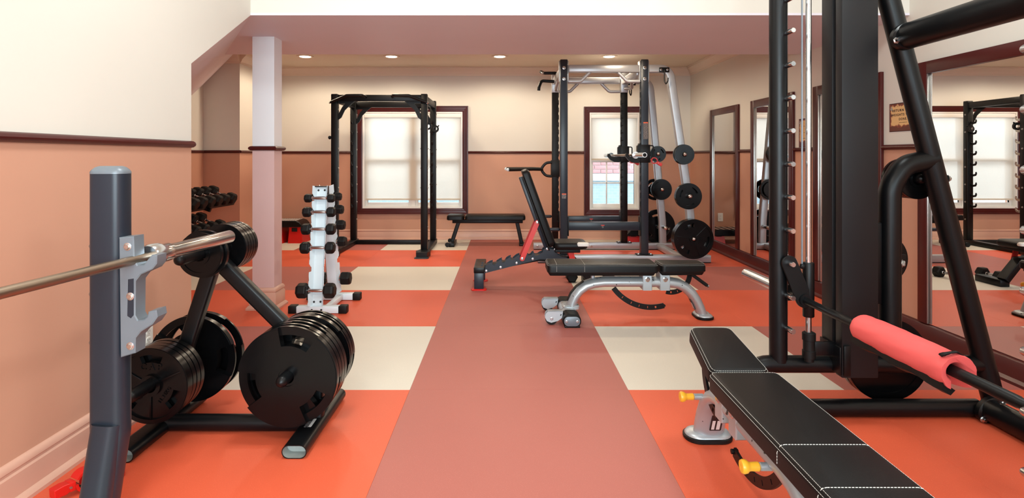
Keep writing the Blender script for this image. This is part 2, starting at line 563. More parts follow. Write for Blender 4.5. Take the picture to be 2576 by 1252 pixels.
def bluebrick_mat():
    m, nt, p = nmat('pale_blue_painted_brick')
    L, N = nt.links, nt.nodes
    tc = N.new('ShaderNodeTexCoord')
    mp = N.new('ShaderNodeMapping'); mp.inputs['Rotation'].default_value = (R(90), 0, 0); L.new(tc.outputs['Object'], mp.inputs[0])
    b = N.new('ShaderNodeTexBrick'); b.inputs['Scale'].default_value = 4.6
    b.inputs['Color1'].default_value = rgb(146, 164, 174); b.inputs['Color2'].default_value = rgb(138, 158, 168); b.inputs['Mortar'].default_value = rgb(154, 170, 178)
    L.new(mp.outputs[0], b.inputs['Vector']); L.new(b.outputs['Color'], p.inputs['Base Color'])
    p.inputs['Roughness'].default_value = 0.8
    return m
M['bluebrick'] = bluebrick_mat()
# ------------------------------------------------------------------ room shell
XL, XR, YB, ZC = -1.63, 2.60, 8.06, 2.40
XA, YA, XB = -3.655, 7.0, -3.215           # alcove side wall, bump-out front, bump-out side
ZF = 2.95                                   # front ceiling
# floor: screed below, coloured rubber tiles on it
fl = struct('floor', MB().box(-3.8, 2.7, -3.1, 8.15, -0.06, -0.012), M['screed'])
TS, AX0, AX1, Y0 = 1.069, -0.468, 0.612, 2.85
rows = [Y0 + TS * k for k in range(-6, 6)]
g_ = 0.0002
meshes = {}
def tile(x0, x1, y0, y1, mk, name='floor_tile'):
    mb = MB().rprism([(x0 + g_, y0 + g_), (x1 - g_, y0 + g_), (x1 - g_, y1 - g_), (x0 + g_, y1 - g_)], [(0, -0.012), (0, -0.0005), (0.0005, 0.0)])
    part(fl, name, mb, M[mk])
for k, y0 in enumerate(rows):
    y1 = min(y0 + TS, YB + 0.02)
    if y1 - y0 < 0.02 or y1 < -3.0: continue
    y0 = max(y0, -3.05)
    odd = (k % 2 == 0)                       # row k=6 starts at Y0 (cream / red row)
    left = [AX0 - TS * i for i in range(0, 4)]
    for i in range(3):
        xa, xb = max(left[i + 1], -3.67), left[i]
        if xb <= -1.66 and y1 < 2.9: continue
        tile(xa, xb, y0, y1, ('t_cream' if i % 2 == 0 else 't_maroon') if odd else 't_orange')
    for i in range(2):
        xa, xb = AX1 + TS * i, min(AX1 + TS * (i + 1), 2.62)
        tile(xa, xb, y0, y1, ('t_cream' if i % 2 == 0 else 't_maroon') if odd else 't_orange')
    tile(AX0, AX1, y0, y1, 't_maroon', 'aisle_tile')

# left front wall with its raking top (underside of the stairs)
lw = [(-3.05, 0), (3.0, 0), (3.0, 1.637), (3.7, 2.06), (3.7, ZF), (-3.05, ZF)]
struct('wall_left', MB().prism([(y, z) for y, z in lw], 0, -0.12, T(XL, 0, 0) @ YZ), M['wall'])
# sloping soffit behind it
sof = [(-1.63, 3.0, 1.637), (-1.63, 3.7, 2.06), (-2.48, 5.11, 2.06), (-2.144, 5.11, ZC), (-3.287, YA, ZC), (XA, YA, 2.033), (XA, 3.64, 0.0), (-3.267, 3.0, 0.0)]
up = Vector((-0.567, -0.343, 0.567)).normalized() * 0.03
mb = MB(); mb.loft([[Vector(p) for p in sof], [Vector(p) + up for p in sof]])
struct('trim_1', mb, M['soffit'])
struct('wall_alcove', MB().box(XA - 0.1, XA, 2.9, YA + 0.1, 0, ZC), M['wall'])
struct('wall_alcove_front', MB().box(XA, XL - 0.12, 2.9, 2.98, 0, ZC), M['wall'])
struct('wall_bump_front', MB().box(XA, XB, YA, YB, 0, ZC), M['wall'])
# back wall with two window openings
WIN = [(-1.985, -0.585, 0.435, 1.785), (1.19, 1.885, 0.415, 1.775)]
mb = MB()
xs = [XB, WIN[0][0], WIN[0][1], WIN[1][0], WIN[1][1], XR + 0.1]
for i in range(5):
    if i in (1, 3):
        w = WIN[0] if i == 1 else WIN[1]
        mb.box(xs[i], xs[i + 1], YB, YB + 0.2, 0, w[2]); mb.box(xs[i], xs[i + 1], YB, YB + 0.2, w[3], ZC)
    else:
        mb.box(xs[i], xs[i + 1], YB, YB + 0.2, 0, ZC)
struct('wall_back', mb, M['wall'])
struct('wall_right', MB().box(XR, XR + 0.1, -3.05, YB, 0, ZF), M['wall'])
struct('wall_front', MB().box(-1.75, XR + 0.1, -3.15, -3.05, 0, ZF), M['wall'])
struct('ceiling', MB().box(XA - 0.1, XR + 0.1, 5.11, YB + 0.2, ZC, ZC + 0.1), M['ceil'])
struct('ceiling_front', MB().box(-1.75, XR + 0.1, -3.15, 3.7, ZF, ZF + 0.1), M['ceil'])
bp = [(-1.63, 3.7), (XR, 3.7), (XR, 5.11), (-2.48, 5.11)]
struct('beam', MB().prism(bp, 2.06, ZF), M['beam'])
# column under the beam
cx0, cx1, cy0, cy1 = -1.904, -1.739, 4.354, 4.503
col = struct('column', MB().prism([(cx0, cy0), (cx1, cy0), (cx1, cy1), (cx0, cy1)], 0, 2.06), M['column'])
def ring(x0, x1, y0, y1, prof):          # moulding running round a rectangle
    mb = MB()
    poly = [(x0, y0), (x1, y0), (x1, y1), (x0, y1)]
    mb.loft([[(x, y, z) for x, y in ipoly(poly, -d)] for d, z in prof])
    return mb
hr = [(0.001, 1.199), (0.012, 1.201), (0.021, 1.208), (0.024, 1.2165), (0.021, 1.225), (0.012, 1.232), (0.001, 1.234)]
bb = [(0.028, 0.0), (0.028, 0.012), (0.018, 0.026), (0.014, 0.027), (0.014, 0.098), (0.010, 0.104), (0.010, 0.112), (0.013, 0.116), (0.013, 0.126), (0.006, 0.138), (0.001, 0.14)]
part(col, 'chair_rail', ring(cx0, cx1, cy0, cy1, hr), M['maroon'])
part(col, 'plinth', ring(cx0, cx1, cy0, cy1, [(d * 1.3, z * 1.18) for d, z in bb]), M['base'])

def run(name, a, b, out, prof, m, cap_round=False):
    """moulding of a profile (distance from wall, height) along a wall from a to b; out = direction off the wall"""
    a, b, o = Vector((*a, 0)), Vector((*b, 0)), Vector((*out, 0))
    prof = [(0, prof[0][1])] + list(prof) + [(0, prof[-1][1])]
    mb = MB().loft([[p + o * d + Vector((0, 0, z)) for d, z in prof] for p in (a, b)])
    return struct(name, mb, m)
# chair rails
mb = MB()
run('trim_2', (XL, -3.05), (XL, 3.0), (1, 0), hr, M['maroon'])
lo = MB()
lo.loft([[Vector((XL + d * math.cos(t), 3.0 + 0.024 * 0 + d * math.sin(t), z)) for d, z in [(0, hr[0][1])] + hr + [(0, hr[-1][1])]] for t in [R(i * 22.5) for i in range(0, 5)]])
struct('trim_3', lo, M['maroon'])
run('trim_4', (XB, YB), (-2.051, YB), (0, -1), hr, M['maroon'])
run('trim_5', (-0.517, YB), (1.112, YB), (0, -1), hr, M['maroon'])
run('trim_6', (1.951, YB), (XR, YB), (0, -1), hr, M['maroon'])
run('trim_7', (XA, YA), (XB, YA), (0, -1), hr, M['maroon'])
run('trim_8', (XB, YA), (XB, YB), (1, 0), hr, M['maroon'])
run('trim_9', (XA, 3.2), (XA, YA), (1, 0), hr, M['maroon'])
MIR = [(6.368, 7.236), (5.157, 6.042), (3.948, 4.821), (2.727, 3.597)]
edges = [YB] + [v for a, b in MIR for v in (b, a)] + [-3.05]
for i in range(0, len(edges), 2):
    run('trim_%d' % (10 + i // 2), (XR, edges[i]), (XR, edges[i + 1]), (-1, 0), hr, M['maroon'])
# baseboards
run('baseboard_left', (XL, -3.05), (XL, 3.0), (1, 0), [(d * 1.25, z * 1.05) for d, z in bb], M['base'])
run('baseboard_back', (XB, YB), (XR, YB), (0, -1), bb, M['base'])
run('baseboard_bump', (XA, YA), (XB, YA), (0, -1), bb, M['base'])
run('baseboard_bump_side', (XB, YA), (XB, YB), (1, 0), bb, M['base'])
run('baseboard_alcove', (XA, 4.0), (XA, YA), (1, 0), bb, M['base'])
mbb = [(0.034, 0.0), (0.034, 0.015), (0.022, 0.028), (0.020, 0.03), (0.020, 0.118), (0.014, 0.126), (0.001, 0.13)]
run('baseboard_right', (XR, YB), (XR, -3.05), (-1, 0), mbb, M['maroon'])
# crown mouldings
cr = [(0.004, ZC - 0.115), (0.010, ZC - 0.112), (0.010, ZC - 0.095), (0.020, ZC - 0.090), (0.032, ZC - 0.060), (0.060, ZC - 0.030), (0.072, ZC - 0.022), (0.072, ZC - 0.010), (0.085, ZC - 0.006), (0.085, ZC - 0.0005)]
run('trim_20', (XB, YB), (XR, YB), (0, -1), cr, M['crown'])
run('trim_21', (XR, YB), (XR, 5.11), (-1, 0), cr, M['crown'])
run('trim_22', (XA, YA), (XB, YA), (0, -1), cr, M['crown'])
run('trim_23', (XB, YA), (XB, YB), (1, 0), cr, M['crown'])

# ------------------------------------------------------------------ windows
def blind_sheet(xa, xb, za, zb):        # one thin woven sheet with a very slight billow
    mb = MB(); n = 10
    v = [(x, YB + 0.029 + 0.0015 * math.sin(k * 0.9), za + (zb - za) * k / n) for k in range(n + 1) for x in (xa, xb)]
    return mb.add(v, [(2 * k, 2 * k + 1, 2 * k + 3, 2 * k + 2) for k in range(n)])
def window(n, w, units, blind_bottom, label):
    x0, x1, z0, z1 = w
    win = bpy.data.objects.new('window_%d' % n, None); COL.objects.link(win)
    win.location = ((x0 + x1) / 2, YB, z0); tag(win, kind='structure')
    # stepped maroon casing, four mitred sides
    cw = 0.078
    prof = [(0.0, 0.012), (0.010, 0.018), (0.030, 0.018), (0.034, 0.024), (0.058, 0.026), (0.064, 0.034), (cw, 0.034)]
    sides = [((x0, z0), (x1, z0), (0, -1)), ((x1, z0), (x1, z1), (1, 0)), ((x1, z1), (x0, z1), (0, 1)), ((x0, z1), (x0, z0), (-1, 0))]
    for (ax, az), (bx, bz), (ox, oz) in sides:
        dx, dz = (bx - ax), (bz - az); l = math.hypot(dx, dz); dx /= l; dz /= l
        loops = []
        for (px_, pz_, s) in ((ax, az, -1), (bx, bz, 1)):
            lp = []
            for d, p in prof:
                lp.append((px_ + ox * d + dx * d * s, YB - p, pz_ + oz * d + dz * d * s))
            lp.append((px_ + ox * cw + dx * cw * s, YB, pz_ + oz * cw + dz * cw * s)); lp.append((px_, YB, pz_))
            loops.append(lp)
        part(win, 'casing', MB().loft(loops), M['maroon'], world=True)
    # white jamb and unit frames
    f = MB(); t = 0.022
    f.box(x0, x0 + t, YB - 0.004, YB + 0.14, z0, z1); f.box(x1 - t, x1, YB - 0.004, YB + 0.14, z0, z1)
    f.box(x0 + t, x1 - t, YB - 0.004, YB + 0.14, z0, z0 + t); f.box(x0 + t, x1 - t, YB - 0.004, YB + 0.14, z1 - t, z1)
    part(win, 'jamb', f, M['pvc'], world=True)
    uw = (x1 - x0 - 2 * t) / units
    zm = (z0 + z1) / 2 - 0.0
    for u in range(units):
        a, b = x0 + t + uw * u, x0 + t + uw * (u + 1)
        if u > 0: part(win, 'mullion', MB().rb(a - 0.03, a + 0.03, YB + 0.055, YB + 0.14, z0 + t, z1 - t, 0.004), M['pvc'], world=True)
        for lower in (0, 1):
            za, zb = (z0 + t, zm + 0.02) if lower else (zm - 0.02, z1 - t)
            ya = YB + (0.065 if lower else 0.10)
            s = MB(); st = 0.036
            a2, b2 = a + (0.03 if u > 0 else 0), b - (0.03 if u < units - 1 else 0)
            s.rb(a2, a2 + st, ya, ya + 0.032, za, zb); s.rb(b2 - st, b2, ya, ya + 0.032, za, zb)
            s.rb(a2 + st, b2 - st, ya, ya + 0.032, za, za + (0.055 if lower else 0.036)); s.rb(a2 + st, b2 - st, ya, ya + 0.032, zb - 0.036, zb)
            sash = part(win, 'sash', s, M['pvc'], world=True)
            cols = 3
            for c in (range(1, cols) if (lower and units == 1) else ()):
                xm = a2 + st + (b2 - a2 - 2 * st) * c / cols
                part(sash, 'muntin', MB().rb(xm - 0.009, xm + 0.009, ya + 0.004, ya + 0.026, za + 0.036, zb - 0.03, 0.003), M['pvc'], world=True)
            zz = (za + zb) / 2 + (0.01 if lower else 0)
            if lower and units == 1: part(sash, 'muntin', MB().rb(a2 + st, b2 - st, ya + 0.004, ya + 0.026, zz - 0.009, zz + 0.009, 0.003), M['pvc'], world=True)
            part(sash, 'glass_pane', MB().box(a2 + st * .8, b2 - st * .8, ya + 0.014, ya + 0.017, za + 0.03, zb - 0.03), M['glass'], world=True)
    # roller blind
    bl = thing('roller_blind', label, 'blind', ((x0 + x1) / 2, YB + 0.03, blind_bottom), 0)
    part(bl, 'valance', MB().rb(x0 + t + 0.001, x1 - t - 0.001, YB + 0.002, YB + 0.05, z1 - t - 0.06, z1 - t - 0.001, 0.006), M['pvc'], world=True)
    part(bl, 'fabric', blind_sheet(x0 + t + 0.012, x1 - t - 0.012, blind_bottom + 0.012, z1 - t - 0.055), M['blind'], world=True)
    part(bl, 'hem_bar', MB().rb(x0 + t + 0.012, x1 - t - 0.012, YB + 0.023, YB + 0.035, blind_bottom, blind_bottom + 0.024, 0.004), M['blind'], world=True)
window(1, WIN[0], 2, 0.545, 'wide cream roller blind lowered almost fully in the double window')
window(2, WIN[1], 1, 1.105, 'narrow cream roller blind half lowered behind the silver rack')

# exterior: neighbouring building
nb = thing('neighbour_building', 'pale blue painted brick house wall seen through the right window', 'building', (1.5, 11.0, -0.6))
part(nb, 'lower_wall', MB().box(-3.0, 7.0, 11.0, 11.3, -0.6, 0.70), M['bluebrick'], world=True)
part(nb, 'ledge', MB().rb(-3.0, 7.0, 10.93, 11.3, 0.70, 0.83, 0.01), M['ledge'], world=True)
part(nb, 'mortar_bed', MB().box(-3.0, 7.0, 11.02, 11.3, 0.83, 2.2), M['mortar'], world=True)
bm_ = None
for r_ in range(6):
    for c_ in range(12):
        x = 0.9 + c_ * 0.235 + (0.117 if r_ % 2 else 0)
        z = 0.845 + r_ * 0.078
        if bm_ is None:
            bm_ = part(nb, 'brick', MB().rb(x, x + 0.222, 11.0, 11.06, z, z + 0.066, 0.004), M['pinkbrick'], world=True); b0 = (x, z)
        else:
            o = bm_.copy(); COL.objects.link(o); o.location = bm_.location + Vector((x - b0[0], random.uniform(-.003, .003), z - b0[1]))
struct('ground', MB().box(-14, 14, 8.3, 22, -0.7, -0.6), M['ground'])

# ------------------------------------------------------------------ mirrors on the right wall
names = ['narrow looking wall mirror farthest away beside the back corner', 'second wall mirror from the back, reflecting the silver rack plates',
         'third wall mirror from the back, mostly behind the black shroud', 'nearest wall mirror, reflecting the bright double window']
for (a, b), nm in zip(MIR, names):
    mr = thing('wall_mirror', nm.replace('narrow looking ', 'maroon framed ') + ' on the right wall', 'mirror', (XR, (a + b) / 2, 0.13), 0, 'maroon framed mirrors on the right wall')
    fw, zt = 0.075, 1.735
    for nm2, y0, y1, z0, z1 in (('stile', a, a + fw, 0.132, zt), ('stile', b - fw, b, 0.132, zt), ('top_rail', a + fw, b - fw, zt - fw, zt)):
        part(mr, nm2, MB().rb(XR - 0.024, XR - 0.001, y0, y1, z0, z1, 0.003), M['maroon'], world=True)
    part(mr, 'edge_channel', MB().rb(XR - 0.021, XR - 0.005, b - fw - 0.007, b - fw - 0.0005, 0.134, zt - fw - 0.001, 0.001), M['steel'], world=True)
    part(mr, 'edge_channel', MB().rb(XR - 0.009, XR - 0.0055, b - fw - 0.022, b - fw - 0.0075, 0.134, zt - fw - 0.001, 0.001), M['steel'], world=True)
    part(mr, 'glass', MB().box(XR - 0.006, XR - 0.001, a + fw, b - fw, 0.132, zt - fw), M['mirror'], world=True)

# ------------------------------------------------------------------ posters
def poster(name, label, ya, yb, z0, z1, lines, size, sub=None):
    p = thing(name, label, 'poster', (XR, (ya + yb) / 2, z0))
    part(p, 'white_border', MB().box(XR - 0.0015, XR - 0.0002, ya - 0.004, yb + 0.004, z0 - 0.005, z1 + 0.004), M['sticker'], world=True)
    part(p, 'black_border', MB().box(XR - 0.0020, XR - 0.0015, ya, yb, z0, z1), M['ink'], world=True)
    part(p, 'print', MB().box(XR - 0.0026, XR - 0.0020, ya + 0.004, yb - 0.004, z0 + 0.004, z1 - 0.004), M['poster'], world=True)
    F = FRAME((XR - 0.0028, (ya + yb) / 2, 0), (0, -1, 0), (0, 0, 1), (-1, 0, 0))
    mb = MB()
    for s, z, wd in lines:
        t = text_mb(s, size, 0.0002, F @ T(0, z, 0), bold=size * 0.03, spacing=1.25, width=wd)
        mb.v, mb.f = mb.v + t.v, mb.f + [tuple(i + len(mb.v) for i in f) for f in t.f]
    if sub:
        for s, z, k in sub:
            t = text_mb(s, k, 0.0002, F @ T(0, z, 0))
            mb.v, mb.f = mb.v + t.v, mb.f + [tuple(i + len(mb.v) for i in f) for f in t.f]
    part(p, 'lettering', mb, M['ink'], world=True)
    part(p, 'dumbbell_motif', MB().lathe([(0.011, -0.012), (0.013, -0.008), (0.013, -0.002), (0.006, 0.0), (0.006, 0.010), (0.004, 0.014)], FRAME((XR - 0.0029, yb - 0.022, z1 - 0.033), (0, 1, 0), (0.03, 0, 0), (0, 0.2, 1)), n=12), M['steel'], world=True)
poster('weights_poster', 'tan parchment poster asking to return weights, beside the nearest mirror', 3.625, 3.890, 1.318, 1.507,
       [('RETURN YOUR', 1.457, 0.205), ('WEIGHTS WHEN', 1.428, 0.222), ('DONE.', 1.399, 0.075)], 0.0215, [('THANKS FOR KEEPING IT TIDY', 1.376, 0.0055)])
poster('notice_poster', 'tall tan parchment notice with text lines behind the chrome guide rod', 4.905, 5.085, 1.235, 1.485,
       [('- - -', 1.42, .11), ('- -', 1.39, .10), ('- - -', 1.365, .11), ('- -', 1.34, .09), ('-', 1.315, .05)], 0.022)

# ------------------------------------------------------------------ outlets, downlights
def outlet(label, F):
    o = thing('wall_outlet', label, 'outlet', F.translation)
    part(o, 'cover_plate', MB().rprism(rrect(0.072, 0.116, 0.006), [(0, 0), (0, 0.003), (0.003, 0.006)], F), M['outlet'], world=True)
    for s in (-1, 1):
        q = part(o, 'socket', MB().rprism(rrect(0.034, 0.029, 0.010), [(0, 0.0055), (0, 0.0072), (0.001, 0.008)], F @ T(0, s * 0.0195, 0)), M['outlet'], world=True)
        h = MB()
        for dx in (-0.006, 0.006): h.box(dx - 0.001, dx + 0.001, -0.002, 0.007, 0.0079, 0.0083, F @ T(0, s * 0.0195, 0))
        h.cyl(F @ Vector((0, s * 0.0195 - 0.008, 0.0079)), F @ Vector((0, s * 0.0195 - 0.008, 0.0083)), 0.0022, 8)
        part(q, 'slots', h, M['hole'], world=True)
outlet('white wall outlet on left wall behind the plate tree', FRAME((XL, 2.63, 0.335), (0, 1, 0), (0, 0, 1), (1, 0, 0)))
outlet('white wall outlet on the back wall near the right corner', FRAME((2.17, YB, 0.31), (1, 0, 0), (0, 0, 1), (0, -1, 0)))
ords = ['leftmost', 'second from left', 'third from left', 'rightmost']
for (lx, ly), w in zip(DOWN, ords):
    d = thing('downlight', 'round glowing recessed downlight, %s of the ceiling row' % w, 'ceiling light', (lx, ly, ZC), 0, 'recessed downlights in the back ceiling')
    part(d, 'trim_ring', MB().polar([0.068, 0.075, 0.098, 0.104], 28, lambda j, i: (ZC - (0.003, 0.005, 0.003)[j], ZC - 0.0005), T(lx, ly, 0)), M['crown'], world=True)
    part(d, 'lens', MB().lathe([(0.0675, ZC - 0.001), (0.0675, ZC - 0.005), (0.05, ZC - 0.010), (0.0, ZC - 0.012)], T(lx, ly, 0)), M['lens'], world=True)
# ------------------------------------------------------------------ weight plates
PLATES = {}
def join(*mbs):
    out = MB()
    for m in mbs: out.add(m.v, m.f)
    return out
def plate_mesh(kind, Rr, th):
    k = (kind, round(Rr, 3), round(th, 3))
    if k in PLATES: return PLATES[k]
    mb = MB()
    if kind == 'grip':
        rad = [0.0262, 0.036, 0.040, Rr * 0.63, Rr * 0.83, Rr * 0.975, Rr]
        nseg = 90
        def slot(i):
            a = (i + 0.5) * 360 / nseg
            return any(abs((a - c + 180) % 360 - 180) < 24 for c in (79, 198, 318))
        def fn(j, i):
            s = slot(i)
            if j == 0: return (-th + .004, -0.004)
            if j == 3 and s: return None
            if j >= 4 and s: return (-th + 0.006, -0.017)
            if j == 5: return (-th + 0.003, -0.003)
            return (-th, 0.0)
        mb.polar(rad, nseg, fn)
    elif kind == 'slot':          # flat disc with three narrow curved slots
        rad = [0.0262, 0.040, 0.043, Rr * 0.60, Rr * 0.73, Rr * 0.965, Rr]
        nseg = 72
        def fn(j, i):
            a = (i + 0.5) * 360 / nseg
            s = any(abs((a - c + 180) % 360 - 180) < 24 for c in (35, 150, 270))
            if j == 1: return (-th + .003, -0.003)
            if j == 3 and s: return None
            if j == 5: return (-th + 0.003, -0.003)
            return (-th, 0.0)
        mb.polar(rad, nseg, fn)
    elif kind == 'cast':
        rad = [0.0262, 0.042, 0.046, Rr * 0.60, Rr * 0.80, Rr * 0.885, Rr * 0.985, Rr]
        nseg = 96
        def fn(j, i):
            a = (i + 0.5) * 360 / nseg
            s = any(abs((a - c + 180) % 360 - 180) < 21 for c in (90, 213, 327))
            if j == 0: return (-th + .002, 0.002)
            if j == 3 and s: return None
            if j in (1, 2, 3, 4): return (-th + .009, -0.010)
            if j == 6: return (-th + .002, -0.002)
            return (-th, 0.0)
        mb.polar(rad, nseg, fn)
        for a in (25, 150, 270):          # ribs
            mb.rb(0.040, Rr * 0.885, -0.004, 0.004, -0.011, -0.004, 0.0015, RZ(a))
        t = [text_mb('CAP', 0.036, 0.003, T(0, 0.072, -0.0095), spacing=1.5, bold=0.0006),
             text_mb('11.34KG', 0.020, 0.003, RZ(-36) @ T(0.066, 0, -0.0095) @ RZ(90), spacing=1.05),
             text_mb('25 LB', 0.022, 0.003, RZ(210) @ T(0.062, 0.0, -0.0095) @ RZ(-90 - 180), spacing=1.1)]
        for x in t: mb.add(x.v, x.f)
    else:                          # small flat plate with hub and rim
        rad = [0.0262, 0.040, Rr * 0.80, Rr * 0.97, Rr]
        def fn(j, i):
            return ((-th, 0.0), (-th + .004, -0.004), (-th, 0.0), (-th + .002, -0.002))[j]
        mb.polar(rad, 48, fn)
    PLATES[k] = mb.mesh('weight_plate', M['plate'], 30)
    return PLATES[k]

def plate(kind, Rr, th, x, yf, z, label, spin=None, group=None):
    o = bpy.data.objects.new('weight_plate', plate_mesh(kind, Rr, th))
    COL.objects.link(o)
    o.location = (x, yf, z)
    o.rotation_euler = (RX(90) @ RZ(random.uniform(0, 360) if spin is None else spin)).to_euler()
    return tag(o, label, 'weight plate', group)

def stack(kind, Rr, th, x, y0, z, n, fmt, group, gap=0.001, spin0=None):
    od = ['front', 'second', 'third', 'fourth', 'fifth', 'sixth', 'seventh']
    for i in range(n):
        w = od[i] if i < n - 1 or n == 1 else 'rearmost'
        plate(kind, Rr, th, x, y0 + i * (th + gap), z - (0.001 if i % 2 else 0), fmt % w, spin0 if i == 0 else None, group)

def bolt(mb, p, d, r=0.009, h=0.008):
    p, d = Vector(p), Vector(d).normalized()
    u = d.orthogonal().normalized(); F = FRAME(p, u, d.cross(u), d)
    mb.rprism(circ(r, 6), [(0, 0), (0, h * 0.7), (r * 0.2, h)], F)
    mb.rprism(circ(r * 1.35, 12), [(0, -0.0005), (0, h * 0.2), (r * .1, h * 0.25)], F)

# ------------------------------------------------------------------ plate tree, left foreground
pt = thing('plate_tree', 'black tube plate tree on the orange floor behind the bench press upright', 'plate rack', (-1.12, 2.44, 0))
for x, y0 in ((-0.802, 2.197), (-1.443, 2.168)):
    sec = rrect(0.096, 0.052, 0.0255, 5)
    outer = MB().tube([(x, y0, 0.0265), (x, y0 + 0.54, 0.0265)], sec=sec, normal=(0, 0, 1), caps=False)
    inner_sec = [(a * 0.93, b * 0.87) for a, b in sec]
    mb = MB()
    mb.loft([[(x + a, y0, 0.0265 + b) for a, b in sec], [(x + a, y0 + 0.54, 0.0265 + b) for a, b in sec]], cap0=False)
    mb.loft([[(x + a, y0, 0.0265 + b) for a, b in sec], [(x + a, y0, 0.0265 + b) for a, b in inner_sec]], False, False)
    ft = part(pt, 'foot', mb, M['black'], world=True)
    mb = MB()
    mb.loft([[(x + a, y0 + 0.0005, 0.0265 + b) for a, b in inner_sec], [(x + a, y0 + 0.05, 0.0265 + b) for a, b in inner_sec]], cap0=False)
    part(ft, 'bare_end', mb, M['oak'], 'bare grey inside of the open tube end', world=True)
    if x > -1:
        st = part(ft, 'warning_sticker', MB().prism(rrect(0.03, 0.075, 0.002), 0, 0.0006, T(x + 0.0, y0 + 0.185, 0.0526)), M['stickerprint'], 'small grey printed sticker', world=True)
        part(st, 'white_band', MB().prism(rrect(0.012, 0.07, 0.002), 0.0006, 0.001, T(x + 0.009, y0 + 0.185, 0.0526)), M['sticker'], world=True)
yt = 2.475
part(pt, 'crossbar', MB().tube([(-1.443, 2.425, 0.036), (-0.802, 2.425, 0.034)], 0.034, n=20), M['black'], world=True)
sec = rrect(0.062, 0.05, 0.012, 3)
part(pt, 'left_upright', MB().tube([(-1.445, yt - 0.03, 0.05), (-1.235, yt, 0.74)], sec=sec, normal=(0, 1, 0)), M['black'], world=True)
part(pt, 'right_upright', MB().tube(fillet([(-1.245, yt, 0.725), (-0.805, yt, 0.285), (-0.800, yt - 0.02, 0.05)], 0.06), sec=sec, normal=(0, 1, 0)), M['black'], world=True)
for px_, pz_, ya, yb in ((-0.868, 0.272, 2.225, 2.64), (-1.398, 0.25, 2.13, 2.72), (-1.231, 0.757, 2.165, 2.66)):
    part(pt, 'peg', MB().rod((px_, ya, pz_ + 0.004), (px_, yb, pz_), 0.0235, 18), M['black'], world=True)
stack('grip', 0.200, 0.036, -0.868, 2.300, 0.270, 4, '%s large rubber grip plate in front of right upright of the plate tree', 'grip plates on the right peg of the plate tree', spin0=-3)
stack('grip', 0.188, 0.034, -0.868, 2.520, 0.268, 3, '%s grip plate behind right upright of the plate tree', 'grip plates behind the right upright')
stack('cast', 0.150, 0.040, -1.398, 2.270, 0.248, 1, '25 pound cast plate with raised lettering, %s on left peg of plate tree', 'cast plates on the left peg', spin0=0)
stack('slot', 0.148, 0.030, -1.398, 2.313, 0.248, 3, '%s plain plate behind the lettered 25 pound plate', 'cast plates on the left peg')
plate('grip', 0.190, 0.034, -1.398, 2.570, 0.248, 'large grip plate with a see-through hole behind left upright of plate tree', 40)
plate('grip', 0.188, 0.032, -1.398, 2.655, 0.247, 'large grip plate farthest back on left peg of plate tree', 75)
plate('small', 0.090, 0.022, -1.231, 2.325, 0.755, 'smallest flat plate in front on top peg of the plate tree', 0)
plate('slot', 0.098, 0.024, -1.231, 2.352, 0.754, 'small slotted plate second on top peg, behind the barbell end', 100)
stack('small', 0.104, 0.024, -1.231, 2.515, 0.754, 5, '%s small plate stacked behind the top of the plate tree', 'small plates behind the top of the plate tree')

# ------------------------------------------------------------------ bench press uprights with barbell
ps = thing('barbell_stand', 'slate black barbell stand upright beside the left wall, grey hooks', 'barbell stand', (-1.227, 1.79, 0))
XU = -1.227
def upright(yc):
    sec = rrect(0.104, 0.076, 0.026, 4)
    up_ = part(ps, 'upright', MB().tube(fillet([(XU, yc, 1.098), (XU, yc, 0.30), (XU - 0.035, yc - 0.02, 0.0)], 0.12), sec=sec, normal=(0, 1, 0)), M['navy'], world=True)
    part(up_, 'end_cap', MB().rprism(rrect(0.1045, 0.0765, 0.026, 4), [(0, 0), (0, 0.006), (0.004, 0.012), (0.013, 0.020), (0.024, 0.024)], T(XU, yc, 1.0985)), M['hook'], world=True)
    part(ps, 'lower_leg', MB().tube([(XU + 0.004, yc - 0.018, 0.33), (XU - 0.022, yc - 0.062, 0.0)], sec=rrect(0.086, 0.07, 0.030, 5), normal=(0, 1, 0)), M['navy'], world=True)
    # grey two-step hook plate, drawn in the X-Z plane
    y0, y1 = yc - 0.038, yc + 0.016
    px = lambda q: [((a - VX) * 1.76 / FPX, EYE - (b - VY) * 1.76 / FPX) for a, b in q]
    prof = px([(299, 597), (336, 594), (338, 654), (346, 667), (362, 666), (372, 652), (382, 641), (395, 642), (394, 663), (383, 677), (354, 690), (341, 707), (340, 793), (347, 805),
               (362, 804), (370, 796), (373, 784), (393, 780), (396, 797), (383, 816), (354, 834), (341, 850), (340, 888), (303, 899)])
    hk = part(ps, 'bar_hook', MB().prism(list(reversed(prof)), -y1, -y0, XZ, b=0.003), M['hook'], 'grey cast hook plate with an upper and a lower catch', world=True)
    part(hk, 'recess', MB().prism(list(reversed(px([(323, 702), (337, 700), (337, 792), (330, 800), (321, 794)]))), -y0 - 0.002, -y0 + 0.0006, XZ), M['navy'], world=True)
    for z in (0.873, 0.724, 0.573):
        b = MB(); p = at({0.873: 321, 0.724: 328, 0.573: 328}[z], {0.873: 620, 0.724: 745, 0.573: 870}[z], 1.759)
        bolt(b, (p.x, y0, p.z), (0, -1, 0), 0.009, 0.007)
        part(hk, 'bolt', b, M['chrome'], world=True)
        part(up_, 'bolt_end', MB().rod((XU - 0.045, yc, z), (XU - 0.067, yc - 0.002, z), 0.0075, 10), M['steel'], world=True)
upright(1.797)
upright(0.58)
bb_ = thing('olympic_barbell', 'worn chrome barbell racked in the grey hooks, left foreground', 'barbell', (-1.12, 1.19, 0.834))
BX = lambda y: -1.17 + (y - 1.34) * (0.074 / 0.95)
def BP(y): return Vector((BX(y), y, 0.834))
